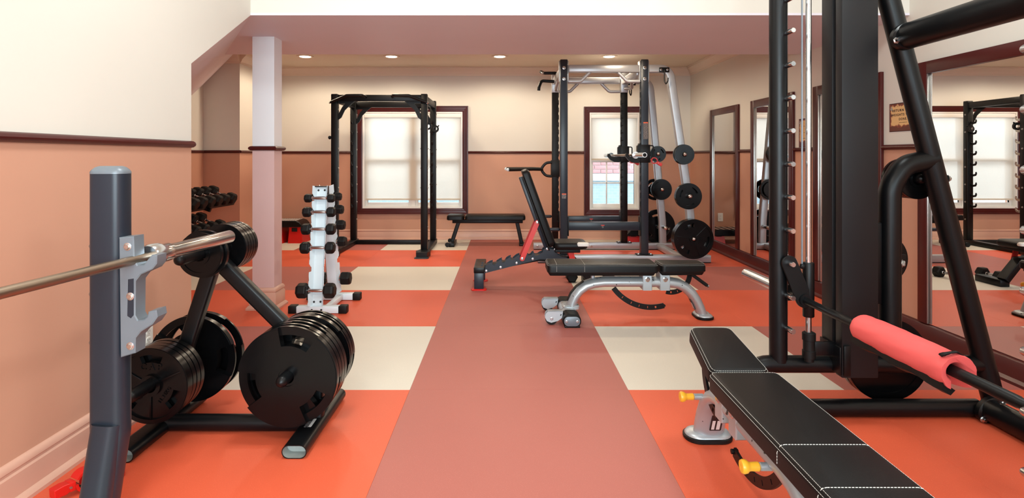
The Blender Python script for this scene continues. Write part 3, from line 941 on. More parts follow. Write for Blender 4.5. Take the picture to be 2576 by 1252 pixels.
part(bb_, 'shaft', MB().tube([BP(0.50), BP(1.86)], 0.0142, n=18), M['bar'], 'worn brown-stained steel shaft', world=True)
for s, (a, b, c, d) in (('far', (1.828, 1.872, 1.925, 2.295)), ('near', (0.532, 0.488, 0.435, 0.085))):
    sl = part(bb_, 'sleeve', MB().tube([BP(b), BP(c), BP(c + (d - c) * .02), BP(d)], 0.025, n=24, rs=[1.22, 1.22, 1, 1]), M['chrome'], world=True)
    part(sl, 'collar', MB().tube([BP(a), BP(a + (b - a) * .15), BP(b), BP(b)], 0.038, n=24, rs=[.90, 1, 1, .85]), M['chrome'], world=True)
    part(sl, 'end_cap', MB().tube([BP(d - 0.001), BP(d + (0.004 if s == 'far' else -0.004))], 0.0215, n=20), M['rubber'], world=True)

# red lock collars on the floor by the left wall
def lock_collar(label, F, group=None):
    o = thing('lock_collar', label, 'collar clip', F.translation, 0, group)
    c = MB(); c.polar([0.026, 0.030, 0.036], 26, lambda j, i: None if i in (0, 1) else ((-0.021, 0.021) if j else (-0.019, 0.019)), F)
    c.rb(0.034, 0.052, -0.016, 0.016, -0.020, 0.020, 0.003, F)
    rg = part(o, 'ring', c, M['redplastic'], world=True)
    part(rg, 'rubber_liner', MB().polar([0.0235, 0.0262], 26, lambda j, i: None if i in (0, 1) else (-0.017, 0.017), F), M['rubber'], world=True)
    part(o, 'lever', MB().prism([(0.050, -0.014), (0.062, -0.019), (0.096, -0.017), (0.098, 0.012), (0.070, 0.016), (0.050, 0.014)], -0.018, 0.018, F, b=0.002), M['redplastic'], world=True)
    part(o, 'hinge_pin', MB().cyl(F @ Vector((0.05, 0, -0.022)), F @ Vector((0.05, 0, 0.022)), 0.004, 10), M['steel'], world=True)
    return o
F1 = FRAME((-1.455, 1.995, 0.037), Vector((-0.45, -0.89, 0)), Vector((0, 0, 1)), Vector((-0.89, 0.45, 0)))
lock_collar('red plastic lock collar lying on the floor nearer the left wall', F1)
F2 = FRAME((-1.405, 2.07, 0.0225), Vector((-0.9, -0.43, 0)), Vector((0.43, -0.9, 0)), Vector((0, 0, 1)))
lock_collar('red plastic lock collar on the floor half hidden behind the upright', F2)

# ------------------------------------------------------------------ hex dumbbells
def dumbbell(Rh, Lh, grip, label=None, group=None):
    o = thing('hex_dumbbell', label, 'dumbbell', group=group)
    hexp = [(Rh * math.cos(R(60 * i)), Rh * math.sin(R(60 * i))) for i in range(6)]
    poly = []
    for i in range(6):              # softened corners
        a, b, c = Vector(hexp[i - 1]), Vector(hexp[i]), Vector(hexp[(i + 1) % 6])
        poly += [tuple(b + (a - b) * 0.07), tuple(b + (c - b) * 0.07)]
    for s in (-1, 1):
        F = FRAME((s * grip / 2, 0, 0), (0, s, 0), (0, 0, 1), (s, 0, 0))
        part(o, 'head', MB().rprism(poly, [(Rh * 0.22, 0), (Rh * 0.06, Lh * 0.10), (0, Lh * 0.2), (0, Lh * 0.74), (Rh * 0.08, Lh * 0.9), (Rh * 0.24, Lh)], F), M['rubber'], ang=18)
    h = grip / 2
    pr = [(0.0095, -h - 0.004), (0.0145, -h + 0.001), (0.0145, -h + 0.010), (0.0105, -h + 0.014), (0.0135, -h * 0.45), (0.0135, h * 0.45), (0.0105, h - 0.014), (0.0145, h - 0.010), (0.0145, h - 0.001), (0.0095, h + 0.004)]
    part(o, 'handle', MB().lathe(pr, RY(90), n=16), M['chrome'], 'chrome handle')
    return o

# white A-frame rack
RX0 = -1.385
dr = thing('dumbbell_rack', 'white upright A-frame dumbbell rack beside the column', 'dumbbell rack', (RX0, 4.45, 0))
slots = [0.160, 0.312, 0.466, 0.602, 0.728, 0.831]
BF = {}
for nm, yb_, yt_, sgn in (('front_board', 4.262, 4.43, -1), ('rear_board', 4.655, 4.495, 1)):
    base, top = Vector((RX0, yb_, 0.05)), Vector((RX0 - 0.018, yt_, 0.925))
    u = (top - base).normalized(); xa = Vector((1, 0, 0)) if sgn < 0 else Vector((-1, 0, 0))
    n_ = xa.cross(u).normalized(); xa = u.cross(n_)
    F = FRAME(base, xa, u, n_); L_ = (top - base).length
    BF[sgn] = (F, L_)
    mb = MB().box(-0.036, 0.036, 0, L_, -0.0015, 0.0015, F)
    su = [(z - 0.05) / (0.875) * L_ for z in slots]
    for s in (-1, 1):
        loops = []
        N_ = 120
        for k in range(N_ + 1):
            v = L_ * k / N_; t = 1.0
            for c in su:
                d = v - c
                if -0.020 <= d <= 0.0165: t = min(t, 0.52)
                elif 0.0165 < d < 0.034: t = min(t, 0.72 + (d - 0.0165) * 8)
                elif -0.085 < d < -0.020: t = min(t, 1.15 + d * 3.0) if d < -0.05 else min(t, 1.02)
            t = min(t, 1.05)
            A_ = Vector((s * 0.035, v, 0.0)); B_ = Vector((s * (0.035 + 0.021 * t), v, 0.048 * t)); e = Vector((s * -0.0013, 0, 0.0013))
            loops.append([A_ + e, B_ + e, B_ - e, A_ - e] if s > 0 else [A_ + e, A_ - e, B_ - e, B_ + e])
        mb.loft(loops, M=F)
    bd = part(dr, nm, mb, M['white'], world=True, ang=30)
    b = MB()
    for v in (0.03, L_ - 0.03):
        for s in (-0.03, 0.03): bolt(b, F @ Vector((s * 0.8, v, 0.0015)), n_, 0.006, 0.006)
    part(bd, 'bolts', b, M['stickerdark'], world=True)
part(dr, 'top_cap', MB().rb(RX0 - 0.068, RX0 + 0.034, 4.402, 4.438, 0.921, 0.929, 0.002), M['stickerdark'], world=True)
part(dr, 'top_spacer', MB().rb(RX0 - 0.055, RX0 + 0.02, 4.435, 4.492, 0.86, 0.925, 0.004), M['stickerdark'], world=True)
for y in (4.232, 4.628):
    f = part(dr, 'foot', MB().rb(RX0 - 0.145, RX0 + 0.165, y, y + 0.06, 0.003, 0.053, 0.004), M['white'], world=True)
    for s0, s1 in ((-0.206, -0.145), (0.165, 0.226)):
        part(f, 'foot_cap', MB().rb(RX0 + s0, RX0 + s1, y - 0.003, y + 0.063, 0.0, 0.057, 0.006), M['rubber'], 'black rubber end cap', world=True)
    b = MB()
    for s in (-0.03, 0.04): bolt(b, (RX0 + s, y, 0.028), (0, -1, 0), 0.006, 0.005)
    part(f, 'bolts', b, M['stickerdark'], world=True)
part(dr, 'base_rail', MB().rb(RX0 + 0.05, RX0 + 0.09, 4.30, 4.63, 0.012, 0.05, 0.004), M['white'], world=True)
specs = [(0.160, 0.058, 0.080), (0.466, 0.046, 0.066), (0.602, 0.044, 0.064), (0.728, 0.040, 0.060), (0.831, 0.0345, 0.052)]
tn = ['bottom', 'fourth', 'third', 'second', 'top']
for (z, Rh, Lh), w in zip(specs, tn):
    for sgn, side in ((-1, 'front'), (1, 'rear')):
        size = 'largest' if w == 'bottom' else 'smallest' if w == 'top' else 'medium'
        o = dumbbell(Rh, Lh, 0.122, '%s black hex dumbbell on the %s cradle of the white rack, %s side' % (size, w, side), 'hex dumbbells on the white rack')
        F, L_ = BF[sgn]
        o.location = F @ Vector((0, (z - 0.05) / 0.875 * L_, 0.042))
        o.rotation_euler = (R(12 * -sgn), 0, 0)

# alcove rack
ar = thing('dumbbell_rack', 'black two tier dumbbell rack against the alcove wall', 'dumbbell rack', (-3.32, 6.1, 0))
ta = math.atan2(0.10, 0.26)
for z, y1 in ((0.70, 6.72), (0.42, 6.42)):
    F = T(-3.235, 0, z) @ RY(-(-math.degrees(ta)))
    sh = part(ar, 'shelf', join(MB().rb(-0.115, -0.085, 5.35, y1, -0.07, -0.045, 0.004, F), MB().rb(0.085, 0.115, 5.35, y1, -0.07, -0.045, 0.004, F)), M['blackrack'], world=True)
for y in (5.38, 6.12):
    part(ar, 'upright', MB().tube([(-3.45, y, 0.04), (-3.37, y, 0.78)], sec=rrect(0.05, 0.07, 0.01), normal=(0, 1, 0)), M['blackrack'], world=True)
    part(ar, 'foot', MB().rb(-3.60, -3.02, y - 0.035, y + 0.035, 0, 0.05, 0.008), M['blackrack'], world=True)
    for z in (0.62, 0.335):
        part(ar, 'shelf_arm', MB().tube([(-3.43, y, z + 0.08), (-3.12, y, z - 0.035)], sec=rrect(0.04, 0.03, 0.006), normal=(0, 1, 0)), M['blackrack'], world=True)
big = None
for tier, z, ys in (('upper', 0.70, [6.60, 6.43, 6.27, 6.11, 5.95, 5.79, 5.63, 5.47]), ('lower', 0.42, [6.33, 6.16, 5.99, 5.82, 5.65, 5.48])):
    for i, y in enumerate(ys):
        lab = '%s black hex dumbbell from the back on the %s tier of the alcove rack' % (['rearmost', 'second', 'third', 'fourth', 'fifth', 'sixth', 'seventh', 'eighth'][i], tier)
        if big is None:
            o = big = dumbbell(0.066, 0.10, 0.125, lab, 'hex dumbbells in the alcove')
        else:
            o = copy_tree(big); o['label'] = lab
        o.location = (-3.235, y, z + 0.022)
        o.rotation_euler = (0, ta, 0)

# ------------------------------------------------------------------ step platforms
def step(label, x0, x1, y0, y1, h):
    s = thing('aerobic_step', label, 'step platform', ((x0 + x1) / 2, (y0 + y1) / 2, 0))
    L_, D_ = x1 - x0, y1 - y0
    pr = [(x0 + 0.01, h - 0.085), (x0, h - 0.055), (x0 + 0.05, h - 0.01), (x0 + 0.08, h), (x1 - 0.08, h), (x1 - 0.04, h - 0.015), (x1, h - 0.06), (x1 - 0.005, h - 0.085)]
    part(s, 'deck', MB().prism(list(reversed(pr)), -y1, -y0, XZ, b=0.008), M['black'], world=True)
    t = MB()
    for k in range(9):
        x = x0 + 0.1 + (L_ - 0.2) * k / 8
        t.rb(x - 0.008, x + 0.008, y0 + 0.03, y1 - 0.03, h - 0.001, h + 0.003, 0.001)
    part(s, 'grip_ribs', t, M['sticker'], world=True)
    for xa in (x0 + 0.005, x1 - 0.19):
        mb = MB().loft([[(xa - 0.02 * (xa < x0 + .1), y0 + 0.01, 0), (xa + 0.20, y0 + 0.01, 0), (xa + 0.20, y1 - 0.01, 0), (xa - 0.02 * (xa < x0 + .1), y1 - 0.01, 0)],
                        [(xa + 0.015, y0 + 0.03, h - 0.07), (xa + 0.165, y0 + 0.03, h - 0.07), (xa + 0.165, y1 - 0.03, h - 0.07), (xa + 0.015, y1 - 0.03, h - 0.07)]])
        b = part(s, 'riser', mb, M['redplastic'], 'red plastic riser block', world=True)
        part(b, 'grip_recess', MB().rb(xa + 0.05, xa + 0.12, y0 + 0.008, y0 + 0.03, h * 0.52, h * 0.68, 0.004), M['hole'], world=True)
step('black aerobic step with red risers at the back wall behind the column', -3.16, -2.70, 7.68, 8.00, 0.30)
step('black aerobic step with red risers behind the silver rack at the back wall', 1.62, 2.45, 7.62, 7.96, 0.19)
# ------------------------------------------------------------------ black power rack in front of the double window
pr_ = thing('power_rack', 'black four post power rack standing before the double window', 'power rack', (-1.466, 7.2, 0))
PXL, PXR, PYF, PYB, PT = -1.992, -0.942, 6.78, 7.62, 1.884
pw = 0.076
P = lambda *a, **k: part(pr_, *a, world=True, **k)
for x in (PXL, PXR):
    for y in (PYF, PYB):
        front = y == PYF
        post = P('post', MB().rb(x - pw / 2, x + pw / 2, y - pw / 2, y + pw / 2, 0.062, PT, 0.006), M['blackrack'])
        part(post, 'top_cap', MB().rb(x - pw / 2 + .002, x + pw / 2 - .002, y - pw / 2 + .002, y + pw / 2 - .002, PT, PT + 0.006, 0.003), M['rubber'], world=True)
        b = MB()
        for z in [0.33 + 0.23 * k for k in range(7)]:
            for s in (-1, 1): bolt(b, (x + s * pw / 2, y, z), (s, 0, 0), 0.0085, 0.010)
        part(post, 'bolts', b, M['steel'], world=True)
        # saddle strip: curved catches for the bar
        sy = -1 if not front else 1
        st = P('saddle_strip', MB().rb(x - 0.022, x + 0.022, y + sy * (pw / 2), y + sy * (pw / 2 + 0.006), 0.42, 1.62, 0.002), M['blackrack'])
        for k in range(9):
            z = 0.50 + k * 0.1365
            a = y + sy * (pw / 2 + 0.006)
            sh = [(0, 0.0), (0.040, -0.012), (0.078, -0.004), (0.094, 0.022), (0.088, 0.048), (0.078, 0.046), (0.076, 0.026), (0.056, 0.014), (0.030, 0.018), (0, 0.030)]
            poly = [(a + sy * p, z + q) for p, q in sh]
            if sy < 0: poly.reverse()
            part(st, 'saddle', MB().prism(poly, -0.007, 0.007, T(x, 0, 0) @ YZ, b=0.0015), M['steel' if front else 'blackrack'], world=True)
for x, s in ((PXL, -1), (PXR, 1)):
    f = P('side_base', MB().rb(x - 0.042, x + 0.042, PYF - 0.10, PYB + 0.10, 0.004, 0.062, 0.006), M['blackrack'])
    mb = MB().prism([(x - 0.085, PYF - 0.10), (x - 0.062, PYF - 0.22), (x + 0.062, PYF - 0.22), (x + 0.085, PYF - 0.10), (x + 0.045, PYF + 0.02), (x - 0.045, PYF + 0.02)], 0.006, 0.066, b=0.004)
    ft = P('front_foot', mb, M['blackrack'])
    part(ft, 'sole_plate', MB().rprism(rrect(0.165, 0.10, 0.03), [(0, 0), (0, 0.006), (0.006, 0.012)], T(x, PYF - 0.225, 0.0)), M['navy'], world=True)
    P('top_side_rail', MB().rb(x - 0.03, x + 0.03, PYF + pw / 2, PYB - pw / 2, PT - 0.09, PT - 0.014, 0.005), M['blackrack'])
P('front_crossmember', MB().rb(PXL + pw / 2, PXR - pw / 2, PYF - 0.03, PYF + 0.03, PT - 0.078, PT - 0.004, 0.005), M['blackrack'])
P('rear_crossmember', MB().rb(PXL + pw / 2, PXR - pw / 2, PYB - 0.03, PYB + 0.03, PT - 0.078, PT - 0.004, 0.005), M['blackrack'])
P('rear_base', MB().rb(PXL, PXR, PYB - 0.03, PYB + 0.03, 0.002, 0.056, 0.005), M['blackrack'])
for x, s in ((PXL, 1), (PXR, -1)):
    for y in (PYF, PYB):
        g = [(x + s * 0.036, PT - 0.07), (x + s * 0.235, PT - 0.07), (x + s * 0.20, PT - 0.105), (x + s * 0.11, PT - 0.185), (x + s * 0.07, PT - 0.275), (x + s * 0.036, PT - 0.30),
             (x + s * 0.036, PT - 0.25), (x + s * 0.085, PT - 0.155), (x + s * 0.15, PT - 0.105), (x + s * 0.036, PT - 0.105)]
        g = [(x + s * a, b) for a, b in ((0.036, PT - 0.075), (0.235, PT - 0.075), (0.19, PT - 0.112), (0.115, PT - 0.185), (0.075, PT - 0.27), (0.036, PT - 0.30), (0.036, PT - 0.235), (0.085, PT - 0.145), (0.12, PT - 0.105), (0.036, PT - 0.105))]
        P('gusset', MB().prism(g if s < 0 else list(reversed(g)), -y - 0.006, -y + 0.006, XZ), M['blackrack'])
    gb = P('pull_up_grip', MB().tube(fillet([(x - s * 0.034, PYF - 0.055, PT - 0.095), (x + s * 0.165, PYF - 0.12, PT - 0.022), (x + s * 0.36, PYF - 0.12, PT - 0.020), (x + s * 0.37, PYF - 0.02, PT - 0.03)], 0.05), 0.0165, n=14), M['blackrack'])
    part(gb, 'end_cap', MB().rod((x - s * 0.034, PYF - 0.055, PT - 0.095), (x - s * 0.048, PYF - 0.0515, PT - 0.100), 0.014), M['chrome'], world=True)
P('pop_pin_knob', MB().lathe([(0.008, 0), (0.008, 0.012), (0.02, 0.014), (0.022, 0.03), (0.014, 0.04)], FRAME((PXL - pw / 2, PYF, 1.38), (0, 1, 0), (0, 0, 1), (-1, 0, 0))), M['rubber'])
for k, (cx_, sy, yf) in enumerate(((-0.913, 1, PYF + pw / 2), (-0.903, -1, PYB - pw / 2))):
    P('collar_peg', MB().rod((cx_, yf - sy * 0.004, 1.535), (cx_, yf + sy * 0.075, 1.54), 0.008, 10), M['blackrack'])
    F = FRAME((cx_, yf + sy * 0.045, 1.519), (1, 0, 0), (0, -0.12 * sy, 0.993), (0, -0.993, -0.12 * sy))
    o = thing('barbell_collar', ('round black and chrome lock collar hung on the right rear post of the black rack', 'black lock collar hung on the right front post of the black rack')[k == 0], 'collar clip', F.translation)
    part(o, 'ring', MB().polar([0.027, 0.031, 0.046], 24, lambda j, i: (-0.014, 0.014) if j else (-0.016, 0.016), F), M['rubber'], world=True)
    part(o, 'chrome_liner', MB().polar([0.0245, 0.0268], 24, lambda j, i: (-0.015, 0.015), F), M['chrome'], world=True)
    part(o, 'knob', MB().rod(F @ Vector((0.03, 0.03, 0)), F @ Vector((0.048, 0.048, 0)), 0.009), M['rubber'], world=True)

# ------------------------------------------------------------------ flat bench at the back wall
fb = thing('flat_bench', 'low black flat bench between the two windows at the back wall', 'bench', (-0.23, 7.55, 0))
Q = lambda *a, **k: part(fb, *a, world=True, **k)
def cushion(x0, x1, y0, y1, z0, z1, r=0.025):
    return MB().rprism([(x + (x0 + x1) / 2, y + (y0 + y1) / 2) for x, y in rrect(x1 - x0, y1 - y0, 0.035, 4)],
                       [(0.010, z0), (0.0, z0 + 0.008), (0.0, z1 - r), (r * .12, z1 - r * .55), (r * .45, z1 - r * .15), (r, z1)])
Q('head_cushion', cushion(-0.745, -0.525, 7.42, 7.68, 0.335, 0.402), M['leather'])
Q('long_cushion', cushion(-0.510, 0.272, 7.42, 7.68, 0.335, 0.402), M['leather'])
Q('spine', MB().rb(-0.68, 0.24, 7.515, 7.585, 0.288, 0.334, 0.005), M['blackrack'])
Q('leg', MB().tube([(-0.60, 7.55, 0.30), (-0.685, 7.55, 0.045)], sec=rrect(0.05, 0.06, 0.008), normal=(0, 1, 0)), M['blackrack'])
Q('leg', MB().tube([(0.165, 7.55, 0.30), (0.225, 7.55, 0.02)], sec=rrect(0.05, 0.06, 0.008), normal=(0, 1, 0)), M['blackrack'])
f = Q('foot', MB().rb(-0.715, -0.64, 7.36, 7.74, 0.0, 0.05, 0.008), M['blackrack'])
Q('foot', MB().rb(0.19, 0.262, 7.44, 7.66, 0.0, 0.03, 0.008), M['blackrack'])
for y in (7.365, 7.735):
    part(f, 'wheel', MB().lathe([(0.004, -0.012), (0.028, -0.011), (0.03, 0), (0.028, 0.011), (0.004, 0.012)], FRAME((-0.73, y, 0.031), (1, 0, 0), (0, 0, 1), (0, -1, 0))), M['rubber'], world=True)

# ------------------------------------------------------------------ silver and black half rack
hr_ = thing('half_rack', 'silver and black rack with plate storage before the right window', 'power rack', (1.2, 6.75, 0))
H = lambda *a, **k: part(hr_, *a, world=True, **k)
YN, YF_ = 6.30, 7.20
XN = (0.647, 1.525); XF = (0.632, 1.492)
for nm, Yc, xs_, pwid in (('near', YN, XN, 0.082), ('far', YF_, XF, 0.078)):
    # base rail and bolts
    x_end = (0.36, 2.245)
    rail = H('base_rail', MB().rb(x_end[0], x_end[1], Yc - 0.045, Yc + 0.045, 0.008, 0.083, 0.006), M['silver2'])
    part(rail, 'rubber_strip', MB().rb(x_end[0] + .005, x_end[1] - .005, Yc - 0.04, Yc + 0.04, 0.0, 0.0085, 0.002), M['rubber'], world=True)
    b = MB()
    for x in (x_end[0] + 0.05, 1.08, x_end[1] - 0.15): bolt(b, (x, Yc - 0.045, 0.045), (0, -1, 0), 0.012, 0.008)
    part(rail, 'bolts', b, M['steel'], world=True)
    for xi, x in enumerate(xs_):
        zt = 2.212 if nm == 'near' else 1.965
        post = H('post', MB().rb(x - pwid / 2, x + pwid / 2, Yc - 0.042, Yc + 0.042, 0.092, zt, 0.008), M['navy'] if nm == 'near' else M['blackrack'])
        fl_ = part(post, 'foot_flange', MB().rb(x - 0.088, x + 0.088, Yc - 0.055, Yc + 0.055, 0.0835, 0.093, 0.003), M['blackrack'], world=True)
        b = MB()
        for s in (-1, 1): bolt(b, (x + s * 0.068, Yc - 0.03, 0.093), (0, 0, 1), 0.010, 0.012)
        part(post, 'flange_bolts', b, M['steel'], world=True)
        # notched strip: one flat bar with catches cut into its edge
        sg = 1 if xi == 0 else -1
        e0 = x + sg * (pwid / 2 - 0.012)
        out = []
        for k in range(18):
            z = 0.34 + k * 0.0915
            out += [(e0 + sg * 0.019, z), (e0 + sg * 0.019, z + 0.050), (e0 + sg * 0.0135, z + 0.058), (e0 + sg * 0.0135, z + 0.080)]
        if nm == 'far' or xi == 1: part(post, 'notched_strip', MB().prism([(e0, 0.33)] + out + [(e0 + sg * 0.019, 1.99), (e0, 1.99)], -Yc + 0.006, -Yc + 0.028, XZ), M['blackrack'], world=True)
        b = MB()
        for k in range(17): b.rb(x - 0.03 * (1 if xi else -1) - 0.012, x - 0.03 * (1 if xi else -1) + 0.012, Yc - 0.0428, Yc - 0.041, 0.345 + k * 0.0915, 0.36 + k * 0.0915, 0.0005)
        if nm == 'far': part(post, 'slots', b, M['hole'], world=True)
        if nm == 'near':
            b = MB()
            for z in (2.12, 2.00): bolt(b, (x, Yc - 0.042, z), (0, -1, 0), 0.014, 0.010)
            part(post, 'top_bolts', b, M['chrome'], world=True)
    zb0, zb1 = (2.072, 2.155) if nm == 'near' else (2.062, 2.143)
    # silver sleeve brackets at the top
    for x in xs_:
        if nm == 'near':
            H('post_bracket', join(MB().rb(x - 0.052, x - 0.0415, Yc - 0.02, Yc + 0.062, 1.97, 2.20, 0.003), MB().rb(x + 0.0415, x + 0.052, Yc - 0.02, Yc + 0.062, 1.97, 2.20, 0.003), MB().rb(x - 0.05, x + 0.05, Yc + 0.043, Yc + 0.062, 1.97, 2.20, 0.003)), M['silver2'])
        else:
            H('post_bracket', MB().rb(x - 0.045, x + 0.045, Yc - 0.048, Yc + 0.048, 1.95, 2.20, 0.006), M['silver2'])
    # top beam that sweeps down as the back leg
    xb = (xs_[1] + 0.045)
    xl = 1.752 if nm == 'far' else 1.752
    leg_top, leg_bot = ((1.80, 1.90), (2.028, 0.083)) if nm == 'near' else ((1.812, 1.95), (1.975, 0.083))
    H('top_beam', MB().rb(xs_[0] + 0.052, xs_[1] - 0.052, Yc - 0.035, Yc + 0.035, zb0, zb1, 0.012), M['silver2'])
    zc = (zb0 + zb1) / 2
    pts = [(xs_[1] + 0.052, Yc, zc), (leg_top[0], Yc, zc), (2.0 if nm == 'near' else 1.95, Yc, 0.75), (leg_bot[0], Yc, 0.40), (leg_bot[0], Yc, leg_bot[1])]
    if nm == 'near': pts[3] = (2.028, Yc, 0.5)
    else: pts[2] = (1.945, Yc, 0.62); pts[3] = (1.968, Yc, 0.35)
    H('back_leg', MB().tube(fillet(pts, [0.20, 0.2, 0.2], 10), sec=rrect(0.088, 0.07, 0.014), normal=(0, 1, 0)), M['silver2'])
    # angled pull-up grips under the beam
    for x, s in ((xs_[0] + 0.05, 1), (xs_[1] - 0.05, -1)):
        H('pull_up_grip', MB().tube(fillet([(x, Yc - 0.005, zb0 - 0.095), (x + s * 0.135, Yc - 0.005, zb0 - 0.095), (x + s * 0.235, Yc - 0.005, zb0 + 0.005)], 0.05), 0.019, n=14), M['silver2'])
    # spotter arm
    zs = (0.383, 0.473) if nm == 'near' else (0.352, 0.447)
    ysp = Yc - 0.06 if nm == 'near' else Yc - 0.06
    ysp = Yc
    arm = H('spotter_arm', MB().rb(xs_[0] + 0.05, xs_[1] - 0.05, ysp - 0.035, ysp + 0.035, zs[0] - 0.03, zs[1] - 0.03, 0.006), M['navy'])
    for x in (xs_[0] + 0.046, xs_[1] - 0.046):
        part(arm, 'end_plate', MB().rb(x - 0.006, x + 0.006, ysp - 0.05, ysp + 0.05, zs[0] - 0.09, zs[1] + 0.03, 0.003), M['blackrack'], world=True)
    lx = xs_[0] + (xs_[1] - xs_[0]) * (0.48 if nm == 'near' else 0.52)
    em = part(arm, 'emblem', MB().prism([(-0.018, 0.005), (-0.010, 0.005), (-0.008, -0.016), (0.008, -0.016), (0.010, 0.005), (0.018, 0.005), (0.020, 0.016), (-0.020, 0.016)], 0, 0.0006, T(lx, ysp - 0.0351, (zs[0] + zs[1]) / 2 - 0.03) @ XZ), M['stickerprint'], 'small grey and red emblem', world=True)
    part(em, 'emblem_top', MB().prism([(-0.018, 0.007), (0.018, 0.007), (0.020, 0.016), (-0.020, 0.016)], 0.0006, 0.001, T(lx, ysp - 0.0351, (zs[0] + zs[1]) / 2 - 0.03) @ XZ), M['red'], world=True)
    # bar hook plate on the right post
    x = xs_[1]
    jc = H('bar_hook', join(MB().rb(x - 0.058, x - 0.043, Yc - 0.058, Yc + 0.05, 1.09, 1.30, 0.004), MB().rb(x - 0.05, x + 0.055, Yc - 0.058, Yc - 0.0435, 1.09, 1.285, 0.004),
        MB().prism([(x - 0.055, 1.10), (x - 0.055, 1.155), (x - 0.165, 1.155), (x - 0.185, 1.192), (x - 0.205, 1.192), (x - 0.212, 1.16), (x - 0.175, 1.115), (x - 0.13, 1.09), (x - 0.07, 1.085)], -Yc + 0.0, -Yc + 0.055, XZ, b=0.003),
        MB().prism([(x - 0.055, 1.30), (x - 0.085, 1.27), (x - 0.085, 1.15), (x - 0.055, 1.15)], -Yc, -Yc + 0.055, XZ, b=0.003)), M['blackrack'])
    part(jc, 'grab_handle', MB().tube(fillet([(x + 0.05, Yc - 0.03, 1.275), (x + 0.095, Yc - 0.03, 1.275), (x + 0.095, Yc - 0.03, 1.14), (x + 0.05, Yc - 0.03, 1.14)], 0.02), 0.007, n=10), M['blackrack'], world=True)
    # band pegs and storage hooks
    b = H('band_peg', MB().rod((xs_[0] - 0.04, Yc, 0.36 if nm == 'near' else 0.41), (xs_[0] - 0.21, Yc, 0.36 if nm == 'near' else 0.41), 0.019), M['navy'])
    hx, hz = ((1.735, 2.09) if nm == 'near' else (1.575, 2.06))
    hk = H('storage_hook', MB().tube(fillet([(hx, Yc - 0.045, hz), (hx, Yc - 0.05, hz - 0.12), (hx + 0.012 * (1 if nm == 'near' else -1), Yc - 0.07, hz - 0.155), (hx + 0.028 * (1 if nm == 'near' else -1), Yc - 0.085, hz - 0.12), (hx + 0.03 * (1 if nm == 'near' else -1), Yc - 0.085, hz - 0.085)], 0.02), 0.0065, n=8), M['blackrack'])
    pl = part(hk, 'hook_plate', MB().rb(hx - 0.055, hx + 0.055, Yc - 0.043, Yc - 0.0355, hz - 0.02, hz + 0.035, 0.003), M['blackrack'], world=True)
    b = MB(); bolt(b, (hx - 0.035, Yc - 0.043, hz + 0.01), (0, -1, 0), 0.009, 0.006); bolt(b, (hx + 0.035, Yc - 0.043, hz + 0.01), (0, -1, 0), 0.009, 0.006)
    part(hk, 'hook_bolts', b, M['chrome'], world=True)
# cross members along Y
H('base_crossmember', MB().rb(1.89, 1.965, YN + 0.045, YF_ - 0.045, 0.012, 0.075, 0.006), M['silver2'])
H('top_crossmember', MB().rb(1.455, 1.535, YN + 0.062, YF_ - 0.048, 2.05, 2.13, 0.01), M['silver2'])
H('top_crossmember', MB().rb(0.60, 0.675, YN + 0.062, YF_ - 0.048, 2.05, 2.13, 0.01), M['silver2'])
H('angled_pull_up_bar', MB().tube(fillet([(1.50, YF_ - 0.06, 2.0), (1.53, YF_ - 0.28, 1.98), (1.50, YF_ - 0.40, 2.06)], 0.05), 0.02), M['silver2'])
H('angled_pull_up_bar', MB().tube(fillet([(0.64, YF_ - 0.06, 1.98), (0.62, YF_ - 0.28, 1.98), (0.64, YF_ - 0.40, 2.06)], 0.05), 0.02), M['silver2'])
g = H('multi_grip_handle', MB().tube(fillet([(0.60, 6.95, 2.06), (0.445, 6.95, 2.07), (0.415, 6.93, 1.99), (0.412, 6.93, 1.95)], 0.04), 0.019, n=12), M['blackrack'])
part(g, 'upper_grip', MB().rod((0.62, 6.80, 2.14), (0.455, 6.80, 2.14), 0.018), M['blackrack'], world=True)
part(g, 'upper_grip_turn', MB().rod((0.46, 6.80, 2.14), (0.435, 6.92, 2.175), 0.02), M['blackrack'], world=True)
part(g, 'end_cap', MB().rod((0.452, 6.79, 2.14), (0.447, 6.755, 2.135), 0.015), M['chrome'], world=True)
# dip handles on the far left post
dx = XF[0]
dp = H('dip_bracket', MB().rb(dx - 0.052, dx + 0.056, YF_ - 0.055, YF_ + 0.055, 0.905, 1.112, 0.004), M['blackrack'])
U = fillet([(dx - 0.045, YF_ - 0.055, 1.085), (dx - 0.12, YF_ - 0.055, 1.08), (dx - 0.185, YF_ - 0.055, 0.998), (dx - 0.12, YF_ - 0.055, 0.918), (dx - 0.045, YF_ - 0.055, 0.913)], 0.09, 8)
part(dp, 'yoke', MB().tube(U, sec=rrect(0.034, 0.04, 0.012), normal=(0, 1, 0)), M['blackrack'], world=True)
for s, l in ((-1, 0.60), (1, 0.62)):
    hd = part(dp, 'dip_bar', MB().tube([(dx - 0.165, YF_ - 0.055 + s * 0.02, 1.0), (dx - 0.28, YF_ - 0.055 + s * 0.10, 1.004), (dx - l + 0.02, YF_ - 0.055 + s * 0.26, 1.0 + 0.0)], 0.021, n=12), M['rubber'], world=True)
    part(hd, 'end_cap', MB().rod((dx - l + 0.025, YF_ - 0.055 + s * 0.258, 1.0), (dx - l, YF_ - 0.055 + s * 0.265, 1.0), 0.019), M['white'], world=True)
